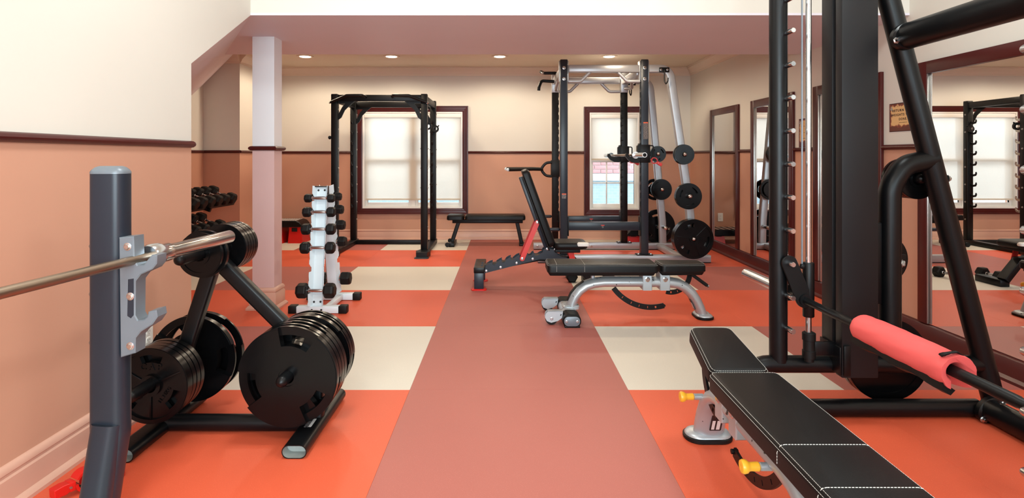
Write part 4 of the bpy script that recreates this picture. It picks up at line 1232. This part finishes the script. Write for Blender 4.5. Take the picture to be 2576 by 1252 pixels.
# decals on the near posts
def decal(x, z0, h, w=0.055):
    d = H('instruction_decal', MB().box(x - w / 2, x + w / 2, YN - 0.0426, YN - 0.0421, z0, z0 + h), M['stickerprint'])
    part(d, 'decal_heading', MB().box(x - w / 2, x + w / 2, YN - 0.043, YN - 0.0426, z0 + h - 0.012, z0 + h), M['orangeprint'], world=True)
decal(XN[0], 0.70, 0.055, 0.048); decal(XN[1] + 0.008, 1.345, 0.185, 0.05)

# plates on the half rack
pegs = []
def rack_peg(x, y, z, d, l):
    H('plate_peg', MB().rod((x, y + d * 0.03, z), (x, y + d * l, z), 0.0235, 16), M['chrome'])
for (x, z) in ((1.913, 1.18), (1.962, 0.735), (2.0, 0.285)): rack_peg(x, YN, z, -1, 0.235 if z < 1 else 0.21)
for (x, z) in ((1.876, 1.19), (1.925, 0.755), (1.965, 0.285)): rack_peg(x, YF_, z, -1, 0.20)
for (x, z) in ((1.92, 0.74), (1.945, 0.275)): rack_peg(x, YF_, z, 1, 0.16)
G = 'plates stored on the silver rack'
plate('small', 0.105, 0.030, 1.913, 6.118, 1.178, 'small black plate on top near peg of the silver rack, outer', 0, G)
plate('slot', 0.108, 0.036, 1.913, 6.150, 1.178, 'small black plate on top near peg of the silver rack, inner', 40, G)
plate('slot', 0.140, 0.034, 1.962, 6.130, 0.733, 'slotted medium plate on middle near peg of the silver rack, outer', 10, G)
plate('slot', 0.138, 0.034, 1.962, 6.166, 0.733, 'medium plate on middle near peg of the silver rack, inner', 70, G)
plate('cast', 0.210, 0.040, 2.0, 6.085, 0.283, 'largest ribbed plate low on near leg of the silver rack, outermost', 20, G)
plate('slot', 0.210, 0.036, 2.0, 6.128, 0.283, 'large plate low on near leg of the silver rack, second in', 50, G)
plate('slot', 0.208, 0.036, 2.0, 6.167, 0.283, 'large plate low on near leg of the silver rack, third in', 80, G)
plate('slot', 0.098, 0.030, 1.876, 7.035, 1.188, 'small slotted plate on top far peg of the silver rack, outer', 0, G)
plate('small', 0.098, 0.030, 1.876, 7.068, 1.188, 'small plate on top far peg of the silver rack, inner', 0, G)
plate('small', 0.100, 0.028, 1.925, 7.030, 0.753, 'small plate on middle far peg of the silver rack, in front of leg', 0, G)
plate('slot', 0.128, 0.030, 1.925, 7.062, 0.753, 'medium slotted plate on middle far peg, in front of leg', 115, G)
plate('slot', 0.135, 0.034, 1.895, 7.262, 0.742, 'medium slotted plate behind far leg of the silver rack', 95, G)
plate('slot', 0.215, 0.036, 1.945, 7.290, 0.273, 'large plate behind the far leg of the silver rack', 60, G)

# its barbell
b2 = thing('olympic_barbell', 'chrome barbell resting in the hooks of the silver rack', 'barbell', (1.372, 6.75, 1.176))
BXX, BZZ = 1.376, 1.171
part(b2, 'shaft', MB().tube([(BXX, 6.07, BZZ), (BXX, 7.43, BZZ)], 0.0142, n=16), M['bar'], world=True)
for a, b, c in ((6.072, 6.04, 5.655), (7.428, 7.46, 7.845)):
    sl = part(b2, 'sleeve', MB().tube([(BXX, b, BZZ), (BXX, c, BZZ)], 0.025, n=22), M['chrome'], world=True)
    part(sl, 'collar', MB().tube([(BXX, a, BZZ), (BXX, a + (b - a) * .2, BZZ), (BXX, b, BZZ)], 0.036, n=22, rs=[.92, 1, 1]), M['chrome'], world=True)
    part(sl, 'end_cap', MB().tube([(BXX, c, BZZ), (BXX, c + (0.003 if c > 7 else -0.003), BZZ)], 0.0185, n=18), M['rubber'], world=True)
def hang_collar(x, y, z, label):
    F = FRAME((x, y, z), Vector((0.86, 0, -0.5)), Vector((0.5, 0, 0.86)), Vector((0, -1, 0)))
    lock_collar(label, F)
hang_collar(1.625, YN - 0.035, 1.112, 'red lock collar hanging from the near hook handle of the silver rack')
hang_collar(1.585, YF_ - 0.035, 1.108, 'red lock collar hanging from the far hook handle of the silver rack')
# ------------------------------------------------------------------ silver framed adjustable benches
def stitch(pts, dash=0.0055, gap=0.0025, r=0.0007, up=(0, 0, 1)):
    mb = MB(); pts = [Vector(p) for p in pts]
    for a, b in zip(pts, pts[1:]):
        d = (b - a); l = d.length; d.normalize(); t = 0.0
        s = Vector(up).cross(d).normalized() * r; n = Vector(up).normalized() * r * 0.9
        while t < l - 0.001:
            p, q = a + d * t, a + d * min(t + dash, l)
            mb.loft([[p - s, p + n, p + s, p - n], [q - s, q + n, q + s, q - n]])
            t += dash + gap
    return mb

def ell(a, b, n=20):
    return [(a * math.cos(2 * PI * i / n), b * math.sin(2 * PI * i / n)) for i in range(n)]

def silver_bench(label, loc, rz, seat_tilt, name='adjustable_bench'):
    t = thing(name, label, 'bench', loc, rz)
    p = lambda n, mb, m, lab=None, par=t, ang=38: part(par, n, mb, M[m], lab, ang=ang)
    # one bent oval main tube
    path = [Vector((x, 0, z)) for x, z in ((0.042, 0.065), (0.050, 0.112), (0.070, 0.155), (0.104, 0.197), (0.150, 0.229), (0.205, 0.248), (0.275, 0.256), (0.40, 0.257), (0.60, 0.256), (0.74, 0.254),
                                           (0.805, 0.244), (0.860, 0.218), (0.905, 0.178), (0.940, 0.125), (0.963, 0.075), (0.982, 0.022))]
    fr = p('main_tube', MB().tube(path, sec=ell(0.036, 0.062), normal=(0, 1, 0)), 'silver', ang=60)
    off = []
    for k in range(1, 5):
        d = (path[k + 1] - path[k - 1]).normalized()
        off.append(path[k] + Vector((-d.z, 0, d.x)) * 0.0355)
    p('protective_strip', MB().tube(off, sec=rrect(0.006, 0.05, 0.0025), normal=(0, 1, 0)), 'rubber', 'black protective strip')
    # transverse foot with sleeves, end plates and transport wheels
    osec = rrect(0.115, 0.078, 0.036, 5)
    p('cross_foot', MB().tube([(0.02, -0.24, 0.045), (0.02, 0.24, 0.045)], sec=osec, normal=(0, 0, 1)), 'silver')
    p('foot_socket', MB().rprism(rrect(0.12, 0.125, 0.03), [(0, 0.07), (0, 0.088), (0.01, 0.096)], T(0.04, 0, 0)), 'silver')
    for s in (-1, 1):
        F = FRAME((0.02, s * 0.135, 0.0455), (1, 0, 0), (0, 0, 1), (0, s, 0)) if s < 0 else FRAME((0.02, 0.135, 0.0455), (-1, 0, 0), (0, 0, 1), (0, 1, 0))
        sl = p('foot_sleeve', MB().rprism(rrect(0.124, 0.087, 0.040, 5), [(0, 0), (0, 0.125), (0.008, 0.133)], F), 'rubber', 'black rubber sleeve')
        p('floor_pad', MB().rb(-0.03, 0.075, s * 0.135 if s > 0 else -0.265, 0.265 if s > 0 else -0.135, 0.0, 0.014, 0.004), 'rubber', None, sl)
        ep = p('end_plate', MB().rprism(rrect(0.108, 0.064, 0.030, 5), [(0, 0.132), (0, 0.136), (0.003, 0.138)], F), 'hook', 'grey oval end plate', sl)
        b = MB()
        for q in (-0.036, 0.036): bolt(b, F @ Vector((q, 0.0, 0.137)), (0, s, 0), 0.007, 0.005)
        p('screws', b, 'chrome', None, sl)
        # wheel bracket
        y0, y1 = (s * 0.150, s * 0.205)
        br = [(-0.03, 0.055), (-0.14, 0.088), (-0.155, 0.075), (-0.158, 0.045), (-0.145, 0.022), (-0.115, 0.012), (-0.05, 0.028), (-0.035, 0.03)]
        br = [(-0.035, 0.096), (-0.135, 0.098), (-0.153, 0.080), (-0.158, 0.055), (-0.145, 0.030), (-0.115, 0.018), (-0.07, 0.030), (-0.04, 0.052)]
        w = p('wheel_bracket', join(MB().prism(br, -max(y0, y1), -max(y0, y1) + 0.006, XZ), MB().prism(br, -min(y0, y1) - 0.006, -min(y0, y1), XZ), MB().rb(-0.138, -0.035, min(y0, y1), max(y0, y1), 0.092, 0.098, 0.002)), 'silver')
        p('wheel', MB().lathe([(0.006, -0.02), (0.040, -0.019), (0.043, -0.012), (0.043, 0.012), (0.040, 0.019), (0.006, 0.02)], FRAME((-0.112, (y0 + y1) / 2, 0.044), (1, 0, 0), (0, 0, 1), (0, -1, 0))), 'rubber', None, w)
        b = MB(); bolt(b, (-0.112, -max(-y0, -y1) if s < 0 else max(y0, y1), 0.046), (0, s, 0), 0.008, 0.006)
        p('axle_bolt', b, 'chrome', None, w)
    # seat-end foot
    p('front_foot', MB().rprism(rrect(0.115, 0.185, 0.055, 6), [(0, 0.010), (0, 0.020), (0.006, 0.028), (0.02, 0.034)], T(0.99, 0, 0)), 'silver')
    p('foot_rubber', MB().rprism(rrect(0.127, 0.197, 0.06, 6), [(0.004, 0), (0, 0.004), (0, 0.016), (0.006, 0.019)], T(0.99, 0, 0)), 'rubber')
    b = MB()
    for q in (-0.065, 0.065): bolt(b, (0.985, q, 0.024), (0, 0, 1), 0.006, 0.004)
    p('foot_screws', b, 'stickerdark')
    Fd = FRAME((0.9105, -0.008, 0.097), (0, -1, 0), (-0.42, 0, 0.9075), (-0.9075, 0, -0.42))
    d = p('label_plate', MB().prism(rrect(0.046, 0.085, 0.004), 0, 0.0012, Fd), 'stickerdark', 'black label with white print')
    for q, w_ in ((-0.011, 0.012), (0.009, 0.014)):
        p('label_print', MB().box(q - w_ / 2, q + w_ / 2, -0.036, 0.012, 0.0012, 0.0016, Fd), 'sticker', None, d)
    # brackets carrying the hinges
    for x, x1 in ((0.545, 0.612), (0.668, 0.740)):
        sec = [(-0.062, 0.205), (0.062, 0.205), (0.062, 0.290), (0.050, 0.332), (-0.050, 0.332), (-0.062, 0.290)]
        bk = p('saddle_bracket', MB().prism([(y, z) for y, z in sec], x, x1, YZ, b=0.004), 'silver')
        b = MB()
        for s in (-1, 1): bolt(b, ((x + x1) / 2, s * 0.062, 0.283), (0, s, 0), 0.014, 0.008)
        p('hinge_bolts', b, 'chrome', None, bk)
    p('rest_post', MB().cyl((0.20, 0, 0.262), (0.20, 0, 0.325), 0.014), 'silver')
    # curved adjuster plates with holes
    def sector(cx, cz, r0, r1, a0, a1, y, holes, nm, nseg):
        mb = MB(); n = nseg
        hs = [int(h * n) for h in holes]
        F = T(cx, y, cz) @ XZ
        # closed polar band limited to a0..a1 over a full circle of cells
        full = int(round(n * 360 / (a1 - a0)))
        mb.polar([r0, r0 + (r1 - r0) * .28, r0 + (r1 - r0) * .72, r1], full, lambda j, i: None if i >= n or (j == 1 and i in hs) else (-0.005, 0.005), F, a0=R(a0))
        return mb
    p('back_adjuster', sector(0.62, 0.405, 0.315, 0.352, 216, 286, 0.0, [.22, .23, .40, .41, .55, .56, .70, .71, .84, .85], 'b', 60), 'blackrack')
    p('adjuster_stop', MB().cyl((0.712, -0.012, 0.085), (0.712, 0.012, 0.085), 0.009), 'rubber')
    S = T(0.663, 0, 0.325) @ RY(-seat_tilt) @ T(-0.663, 0, -0.325)
    p('seat_adjuster', MB().add(*(lambda m: (m.v, m.f))(sector(0.775, 0.305, 0.118, 0.152, 255, 370, 0.04, [.12, .13, .3, .31], 's', 48)), M=S), 'blackrack')
    hd = p('carry_handle', MB().tube([S @ Vector((0.90, -0.03, 0.315)), S @ Vector((1.01, -0.03, 0.235))], 0.0125), 'rubber')
    p('handle_cap', MB().rod(S @ Vector((1.006, -0.03, 0.238)), S @ Vector((1.026, -0.03, 0.2235)), 0.0135), 'chrome', None, hd)
    # yellow pull pins
    for x, z, y0 in ((0.90, 0.205, 0.05), (0.325, 0.238, 0.045)):
        k = p('pull_pin', MB().lathe([(0.012, 0), (0.012, 0.034), (0.009, 0.036), (0.009, 0.042)], FRAME((x, y0, z), (1, 0, 0), (0, 0, -1), (0, 1, 0))), 'silver')
        p('yellow_knob', MB().lathe([(0.010, 0.036), (0.0135, 0.040), (0.0125, 0.062), (0.0135, 0.068), (0.019, 0.074), (0.0205, 0.084), (0.018, 0.090), (0.010, 0.092), (0.004, 0.090)], FRAME((x, y0, z), (1, 0, 0), (0, 0, -1), (0, 1, 0))), 'yellow', 'yellow knob', k)
    # pads: base board plus upholstered cushion with seams
    def pad(nm, poly, z0, z1, Mx=None, seams=(), lines=True):
        r = 0.020
        prof = [(0.006, z0), (0.0, z0 + 0.006), (0.0, z1 - r), (r * .10, z1 - r * .55), (r * .42, z1 - r * .14), (r, z1)]
        c = p(nm, MB().rprism(poly, prof, Mx), 'leather')
        p(nm.replace('cushion', 'board'), MB().rprism([(x * 0.97 + 0.03 * sum(q[0] for q in poly) / len(poly), y * 0.66) for x, y in poly], [(0.010, z0 - 0.026), (0.0, z0 - 0.012), (0.0, z0)], Mx), 'rubber', None)
        if lines:
            mb = MB()
            ins = ipoly(poly, r * 0.55)
            for d, z in ((r * 0.08, z1 - r * 0.53), (r * 0.41, z1 - r * 0.12)):
                q = ipoly(poly, d)
                mb = join(mb, stitch([(x, y, z) for x, y in q] + [(q[0][0], q[0][1], z)], up=(0, 0, 1)))
            for x in seams:
                w = max(y for _, y in poly)
                pts = [(x, -w - 0.0006, z0 + 0.012), (x, -w - 0.0006, z1 - r), (x, -w + r * .42, z1 - r * .10), (x, -w + r, z1 + 0.0004), (x, w - r, z1 + 0.0004), (x, w - r * .42, z1 - r * .10), (x, w + 0.0006, z1 - r), (x, w + 0.0006, z0 + 0.012)]
                mb = join(mb, stitch(pts, r=0.0011, up=(1, 0, 0)))
            if Mx is not None: mb.v = [tuple(Mx @ Vector(v)) for v in mb.v]
            p('stitching', mb, 'thread', 'white stitching', c)
        return c
    def rpoly(x0, x1, w0, w1, r):
        base = [(x0, -w0 / 2), (x1, -w1 / 2), (x1, w1 / 2), (x0, w0 / 2)]
        out = []
        for i in range(4):
            a, b, c = Vector(base[i - 1]), Vector(base[i]), Vector(base[(i + 1) % 4])
            u, v = (a - b).normalized(), (c - b).normalized()
            for k in range(5):
                s_ = k / 4
                q = (b + u * r) * (1 - s_) ** 2 + b * 2 * s_ * (1 - s_) + (b + v * r) * s_ * s_
                out.append(tuple(q))
        return out
    pad('back_cushion', rpoly(-0.135, 0.643, 0.246, 0.246, 0.03), 0.338, 0.402, seams=(-0.07, 0.125))
    pad('seat_cushion', rpoly(0.665, 0.99, 0.215, 0.170, 0.035), 0.338, 0.398, S)
    return t
silver_bench('silver framed black bench seen side on in the middle of the room', (0.435, 4.145, 0), 0, 0)
silver_bench('silver framed black bench with yellow pins in the right foreground', (0.833, 1.375, 0), 90, 12)

# ------------------------------------------------------------------ black bench with red struts
YC = 5.12
rb_ = thing('incline_bench', 'black bench with upright backrest and red struts on the aisle', 'bench', (0.25, YC, 0))
B = lambda *a, **k: part(rb_, *a, world=True, **k)
zp = lambda pts, y=5.06: [(at(1180 + a / 3.9125, 420 + b / 3.9125, y).x, at(1180 + a / 3.9125, 420 + b / 3.9125, y).z) for a, b in pts]
lad = [(105, 1030), (103, 1005), (107, 975), (120, 962), (137, 957), (133, 975), (143, 990), (158, 990), (170, 965), (200, 945), (233, 935), (228, 950), (238, 968), (255, 965), (270, 940), (300, 920), (325, 910), (320, 925),
       (332, 945), (350, 940), (365, 910), (390, 893), (413, 885), (410, 905), (425, 918), (440, 900), (470, 875), (500, 865), (498, 882), (512, 896), (530, 880), (552, 858), (582, 850), (578, 866), (592, 876), (606, 872), (622, 850), (642, 842),
       (640, 858), (652, 870), (676, 868), (700, 852), (725, 840), (730, 815), (750, 800), (860, 812), (872, 862), (905, 882), (965, 890), (965, 912), (700, 906), (150, 1046)]
for y in (YC - 0.060, YC + 0.054):
    ld = B('ladder_plate', MB().prism(zp(lad), -y - 0.006, -y, XZ), M['navy'])
    b = MB()
    for a, c in ((168, 1022), (310, 986), (468, 945), (627, 905), (770, 806), (848, 812)):
        q = at(1180 + a / 3.9125, 420 + c / 3.9125, 5.06); bolt(b, (q.x, y if y < YC else y + 0.006, q.z), (0, -1 if y < YC else 1, 0), 0.008, 0.005)
    part(ld, 'bolts', b, M['chrome'], world=True)
B('beam', MB().tube([(-0.20, YC, 0.165), (0.30, YC, 0.262), (0.62, YC, 0.235), (0.76, YC, 0.06)], sec=rrect(0.055, 0.095, 0.006), normal=(0, 1, 0)), M['blackrack'])
B('rear_crossbar', MB().rb(-0.265, -0.172, 4.965, 5.40, 0.150, 0.198, 0.005), M['black'])
for y in (4.975, 5.345):
    lg = B('rear_leg', MB().rb(-0.262, -0.180, y, y + 0.05, 0.012, 0.150, 0.005), M['navy'])
    part(lg, 'red_foot', MB().rprism(rrect(0.135, 0.085, 0.03), [(0, 0), (0, 0.008), (0.006, 0.013)], T(-0.221, y + 0.025, 0)), M['redplastic'], 'red foot pad', world=True)
B('front_crossbar', MB().rb(0.715, 0.80, 5.10, 5.38, 0.0, 0.062, 0.006), M['black'])
o0 = at(1370, 628, 5.06); o1 = at(1304.5, 447, 5.06)
u = Vector((o1.x - o0.x, 0, o1.z - o0.z)); LB = u.length; u.normalize()
nn = Vector((u.z, 0, -u.x))
F = FRAME((o0.x, YC, o0.z), nn, (0, 1, 0), -u) if False else FRAME((o0.x, YC, o0.z), u, (0, 1, 0), Vector(u).cross(Vector((0, 1, 0))))
if F.col[2].to_3d().dot(nn) < 0: F = FRAME((o0.x, YC, o0.z), u, (0, -1, 0), Vector(u).cross(Vector((0, -1, 0))))
B('back_frame', MB().rb(0.0, LB, -0.055, 0.055, 0.002, 0.040, 0.005, F), M['navy'])
B('back_board', MB().rb(-0.01, LB - 0.01, -0.13, 0.13, 0.030, 0.042, 0.004, F), M['rubber'])
bc = B('back_cushion', MB().rprism([(x + LB / 2 + 0.03, y) for x, y in rrect(LB + 0.04, 0.28, 0.045, 5)], [(0.012, 0.042), (0, 0.05), (0, 0.08), (0.004, 0.094), (0.014, 0.103), (0.030, 0.107), (0.042, 0.1085)], F), M['leather'])
B('hinge_bolt', MB().cyl((0.40, YC - 0.075, 0.372), (0.40, YC + 0.075, 0.372), 0.010), M['chrome'])
sx0, sx1 = 0.425, 0.725
sc = B('seat_cushion', MB().rprism([(x + (sx0 + sx1) / 2, y + YC) for x, y in rrect(sx1 - sx0, 0.29, 0.06, 6)], [(0.03, 0.345), (0.01, 0.352), (0.0, 0.365), (0, 0.385), (0.005, 0.399), (0.018, 0.409), (0.05, 0.413)]), M['leather'])
part(sc, 'torn_patch', MB().rprism([(x + sx1 - 0.045, y + YC - 0.125) for x, y in rrect(0.105, 0.052, 0.024, 4)], [(0, 0.380), (-0.004, 0.392), (0.0, 0.404), (0.012, 0.4115)]), M['torn'], 'torn corner showing pale foam', world=True)
B('seat_board', MB().rb(0.44, 0.66, YC - 0.11, YC + 0.11, 0.318, 0.346, 0.006), M['rubber'])
def strap(a, b, w, y, m):
    a, b = at(*a, 5.06), at(*b, 5.06)
    d = Vector((b.x - a.x, b.z - a.z)).normalized(); s = Vector((-d.y, d.x))
    poly = []
    for c, sg in ((Vector((a.x, a.z)), -1), (Vector((b.x, b.z)), 1)):
        for k in range(9):
            t = R(-90 + 180 * k / 8)
            poly.append(tuple(c + d * sg * w * math.cos(t) + s * sg * w * math.sin(t)))
    return MB().prism(poly, -y - 0.004, -y + 0.004, XZ)
for y in (YC - 0.085, YC + 0.085):
    st = B('red_strut', strap((1351.5, 558), (1313.5, 649), 0.021, y, 'red'), M['red'], label='red flat strut')
    b = MB()
    for q in ((1351.5, 558), (1313.5, 649)):
        v = at(*q, 5.06); bolt(b, (v.x, y + (-0.004 if y < YC else 0.004), v.z), (0, -1 if y < YC else 1, 0), 0.009, 0.006)
    part(st, 'bolts', b, M['chrome'], world=True)
for y in (YC - 0.07, YC + 0.07):
    B('seat_strut', strap((1434, 628), (1444, 668), 0.024, y, 'red'), M['red'], label='red seat strut')

# ------------------------------------------------------------------ smith machine
sm = thing('smith_machine', 'large black smith machine with sloping tubes by the mirrors, right foreground', 'smith machine', (1.6, 1.9, 0))
Z = lambda *a, **k: part(sm, *a, world=True, **k)
YS, YNR = 2.56, 1.25
LEG = lambda z: 2.19 - z * 0.2615
PINZ = [0.402 + 0.1435 * k for k in range(13)]
for Y, s in ((YS, -1), (YNR, 1)):
    far = Y == YS
    Z('base_loop', MB().tube(fillet([(LEG(0.232) - 0.01, Y, 0.232), (1.095, Y, 0.232), (1.095, Y, 0.0380), (2.10, Y, 0.0380)], [0.08, 0.08], 8), 0.0375, n=20, normal=(0, 1, 0)), M['black'])
    Z('sloping_leg', MB().tube([(LEG(0.0), Y, 0.0), (LEG(2.28), Y, 2.28)], 0.0435, n=24), M['black'])
    post = Z('pin_post', MB().tube([(1.216, Y, 0.245), (1.216, Y, 2.30)], 0.0380, n=24), M['black'])
    Z('head_tube', MB().tube([(1.216, Y, 2.29), (LEG(2.29), Y, 2.29)], 0.0375, n=20), M['black'])
    for z in PINZ:
        part(post, 'pin', MB().tube([(1.237, Y + s * 0.025, z), (1.237, Y + s * (0.119 if not far else 0.090), z), (1.237, Y + s * (0.124 if not far else 0.094), z)], 0.0115, n=14, rs=[1, 1, .86]), M['chrome'], 'chrome stop pin', world=True)
    Yr = Y + s * 0.04
    Z('guide_rod', MB().cyl((1.329, Yr, 0.262), (1.329, Yr, 2.27), 0.0125, 18), M['chrome'])
    bp_ = Z('rod_bumper', MB().lathe([(0.020, 0.258), (0.020, 0.272), (0.0275, 0.274), (0.0275, 0.306), (0.024, 0.308), (0.024, 0.350), (0.0275, 0.352), (0.0275, 0.382), (0.022, 0.386), (0.014, 0.387)], T(1.331, Yr, 0), n=22), M['rubber'])
    cs = Z('carriage_sleeve', MB().lathe([(0.0135, 0.452), (0.0215, 0.453), (0.0235, 0.456), (0.0235, 0.686), (0.0215, 0.690), (0.0135, 0.691)], T(1.329, Yr, 0), n=22), M['blackrack'])
    part(cs, 'cable_clamp', join(MB().rb(1.294, 1.316, Yr - 0.010, Yr + 0.010, 0.662, 0.684, 0.004), MB().cyl((1.288, Yr - 0.012, 0.672), (1.302, Yr - 0.012, 0.672), 0.005)), M['blackrack'], world=True)
    Z('counterweight_cable', MB().cyl((1.302, Yr + 0.002, 0.684), (1.302, Yr + 0.002, 2.28), 0.0038, 8), M['hook'])
    # shroud of the counterweight
    ya, yb_ = (2.465, 2.625) if far else (1.185, 1.345)
    sh = Z('counterweight_shroud', join(MB().rb(1.444, 1.600, ya, ya + 0.05, 0.205, 2.30, 0.004), MB().rb(1.458, 1.600, ya + 0.05, ya + 0.075, 0.205, 2.30, 0.002), MB().rb(1.444, 1.600, ya + 0.075, yb_, 0.205, 2.30, 0.004)), M['shroud'])
    part(sh, 'bracket_plate', join(MB().rb(1.448, 1.476, Yr - 0.065, Yr - 0.055 + .0, 0.215, 0.345, 0.003), MB().rb(1.436, 1.4435, ya + 0.002, yb_, 0.215, 0.335, 0.002)), M['black'], world=True)
    Z('bumper_bracket', MB().rb(1.350, 1.446, Yr - 0.008, Yr + 0.008, 0.285, 0.345, 0.003), M['black'])
    # horn tube for storing plates
    Z('storage_horn', MB().tube(fillet([(1.711, Y, 0.25), (1.711, Y, 1.02), (1.775, Y, 1.115), (LEG(1.135) + 0.01, Y, 1.142)], [0.16, 0.10], 8), 0.045, n=22, normal=(0, 1, 0)), M['black'])
    b = MB(); bolt(b, (1.752, Y + s * 0.02, 0.682), (0.75, -0.65 * -s, 0), 0.013, 0.012)
    Z('frame_bolt', b, M['steel']); b = MB()
    bolt(b, (LEG(1.055) + 0.043, Y + s * 0.012, 1.055), (1, 0, 0), 0.012, 0.014)
    Z('frame_bolt', b, M['steel'])
    for x, z, l in ((1.885, 1.052, 0.24), (1.735, 0.685, 0.20), (1.757, 0.222, 0.22)):
        Z('plate_peg', MB().rod((x, Y - s * 0.03, z), (x, Y - s * l, z), 0.0235, 16), M['black'])
    Z('peg_bracket', join(MB().rb(1.60, 1.80, Y - s * 0.028 - 0.012, Y - s * 0.028 + 0.012, 0.655, 0.715, 0.004), MB().rb(1.60, 1.69, Y - s * 0.0 - 0.012, Y - s * 0.0 + 0.012, 0.50, 0.86, 0.004)), M['black'])
    # hook arm riding on a pin
    Yh = Y + s * 0.056
    c0, c1 = Vector((1.237, 0.689 - 0.0)), Vector((1.302, 0.532))
    poly = []
    d = (c1 - c0).normalized(); n2 = Vector((-d.y, d.x))
    for c, rr, a0 in ((c0, 0.034, 90), (c1, 0.036, -90)):
        for k in range(11):
            t = R(a0 + 180 * k / 10)
            poly.append(tuple(c + (d * math.cos(t) + n2 * math.sin(t)) * rr))
    arm = Z('hook_arm', MB().prism(poly, -Yh - 0.006, -Yh + 0.006, XZ, b=0.002), M['blackrack'])
    part(arm, 'hook_hub', MB().cyl((1.302, Yh - 0.016, 0.532), (1.302, Yh + 0.016, 0.532), 0.0255, 20), M['black'], world=True)
    # sleeve beyond the frame
    y0, y1 = (2.665, 3.105) if far else (1.145, 0.705)
    sl = Z('bar_sleeve', MB().tube([(1.302, y0, 0.530), (1.302, y1, 0.5245 if far else 0.535)], 0.025, n=22), M['chrome'])
    part(sl, 'collar', MB().cyl((1.302, y0 - 0.03, 0.530), (1.302, y0 + 0.002, 0.530), 0.036, 22), M['blackrack'], world=True)
for z, x, r in ((1.676, 1.752, 0.057), (0.052, 2.112, 0.050)):
    tb = Z('long_side_tube', MB().tube([(x, YS - 0.045, z), (x, YNR + 0.045, z)], r, n=28), M['black'])
    b = MB()
    for Yf, s in ((YS - 0.055, -1), (YNR + 0.055, 1)):
        fl2 = part(tb, 'flange', MB().rprism(ell(r * 1.30, r * 1.02, 28), [(0.0, 0), (0, 0.022), (0.007, 0.030)], FRAME((x, Yf - s * 0.012, z), Vector((0.80, 0, 0.60)) if z < 1 else Vector((-0.93, 0, -0.36)), Vector((0.60, 0, -0.80)) * (1 if s < 0 else 1) if z < 1 else Vector((-0.36, 0, 0.93)), (0, s, 0))), M['black'], world=True)
        e = Vector((0.80, 0, 0.60)) if z < 1 else Vector((-0.93, 0, -0.36))
        for q in (-1, 1):
            b = MB(); bolt(b, Vector((x, Yf + s * 0.015, z)) + e * q * r * 1.12, (0, s, 0), 0.010, 0.016)
            part(tb, 'flange_bolt', b, M['chrome'], world=True)
br_ = Z('bar', MB().tube([(1.302, 2.66, 0.530), (1.302, 2.34, 0.530), (1.302, 2.336, 0.530), (1.302, 1.46, 0.530), (1.302, 1.456, 0.53), (1.302, 1.15, 0.530)], 0.0165, n=20, rs=[.9, .9, 1, 1, .9, .9]), M['blackrack'])
# shoulder pad round the bar
N_ = 26
loops = []
for k in range(N_ + 1):
    t = k / N_; y = 2.10 - 0.45 * t
    ro = 0.050 + 0.003 * math.sin(t * PI) + 0.004 * max(0, t - 0.85) / 0.15
    if k == 0: ro -= 0.006
    if k == N_: ro -= 0.003
    op = 16 + 52 * max(0.0, (t - 0.84) / 0.16) ** 1.2
    ri = 0.0185 + 0.011 * max(0.0, (t - 0.88) / 0.12) ** 1.5
    lp = []
    m_ = 28
    c0 = -84
    for i in range(m_ + 1):
        a = R(c0 + op / 2 + (360 - op) * i / m_)
        w = ro * (1 + 0.018 * math.sin(i * 1.9 + k * 0.55) + 0.010 * math.sin(k * 1.3 + i * .6))
        lp.append((1.302 + w * math.cos(a), y, 0.530 + w * math.sin(a)))
    for i in range(m_, -1, -1):
        a = R(c0 + op / 2 + (360 - op) * i / m_)
        lp.append((1.302 + ri * math.cos(a), y + (0.012 if k == N_ else 0), 0.530 + ri * math.sin(a)))
    loops.append(lp)
bp2 = thing('bar_pad', 'red foam shoulder pad wrapped round the black smith bar', 'bar pad', (1.302, 1.875, 0.53))
part(bp2, 'foam', MB().loft(loops), M['pad'], world=True)
lo = []
for k in range(15):
    t = k / 14; y = 2.095 - 0.44 * t
    r0, r1 = 0.0500, 0.066 + 0.004 * math.sin(k * 1.1)
    a, b = R(238), R(262)
    ring_ = [(r0, R(212)), (r0, R(262)), (r1, R(252)), (r1, R(228))]
    lo.append([(1.302 + r * math.cos(g), y, 0.530 + r * math.sin(g)) for r, g in ring_])
part(bp2, 'closing_strip', MB().loft(lo), M['rubber'], 'black closing strip under the pad', world=True)
part(bp2, 'strap_loop', MB().tube(fillet([(1.298, 1.672, 0.5805), (1.262, 1.672, 0.575), (1.268, 1.66, 0.585), (1.302, 1.660, 0.590), (1.325, 1.668, 0.577)], 0.008), sec=rrect(0.004, 0.012, 0.0015), normal=(0, 1, 0)), M['rubber'], world=True)
GS = 'plates stored behind the smith machine'
for i in range(6):
    plate('small', 0.092, 0.019, 1.885, 2.625 + i * 0.0205, 1.050, '%s small plate in the row behind the sloping smith leg' % ['front', 'second', 'third', 'fourth', 'fifth', 'rearmost'][i], 0, GS)
plate('small', 0.115, 0.03, 1.735, 2.640, 0.683, 'medium plate at half height behind the smith storage horn', 30, GS)
plate('small', 0.190, 0.035, 1.757, 2.640, 0.220, 'large grip plate low behind the smith base tube, front one', 20, GS)
plate('small', 0.190, 0.035, 1.757, 2.680, 0.220, 'large grip plate low behind the smith base tube, back one', 50, GS)

# two dumbbells left on the floor behind the silver bench
for x, y, w in ((0.62, 5.41, 'near the red strut bench foot'), (0.985, 5.46, 'under the silver rack side')):
    o = dumbbell(0.056, 0.078, 0.12, 'black hex dumbbell on the floor behind the silver bench, ' + w)
    o.location = (x, y, 0.056 * math.cos(R(30)))
    o.rotation_euler = (0, 0, R(90 if x < 0.8 else 80))
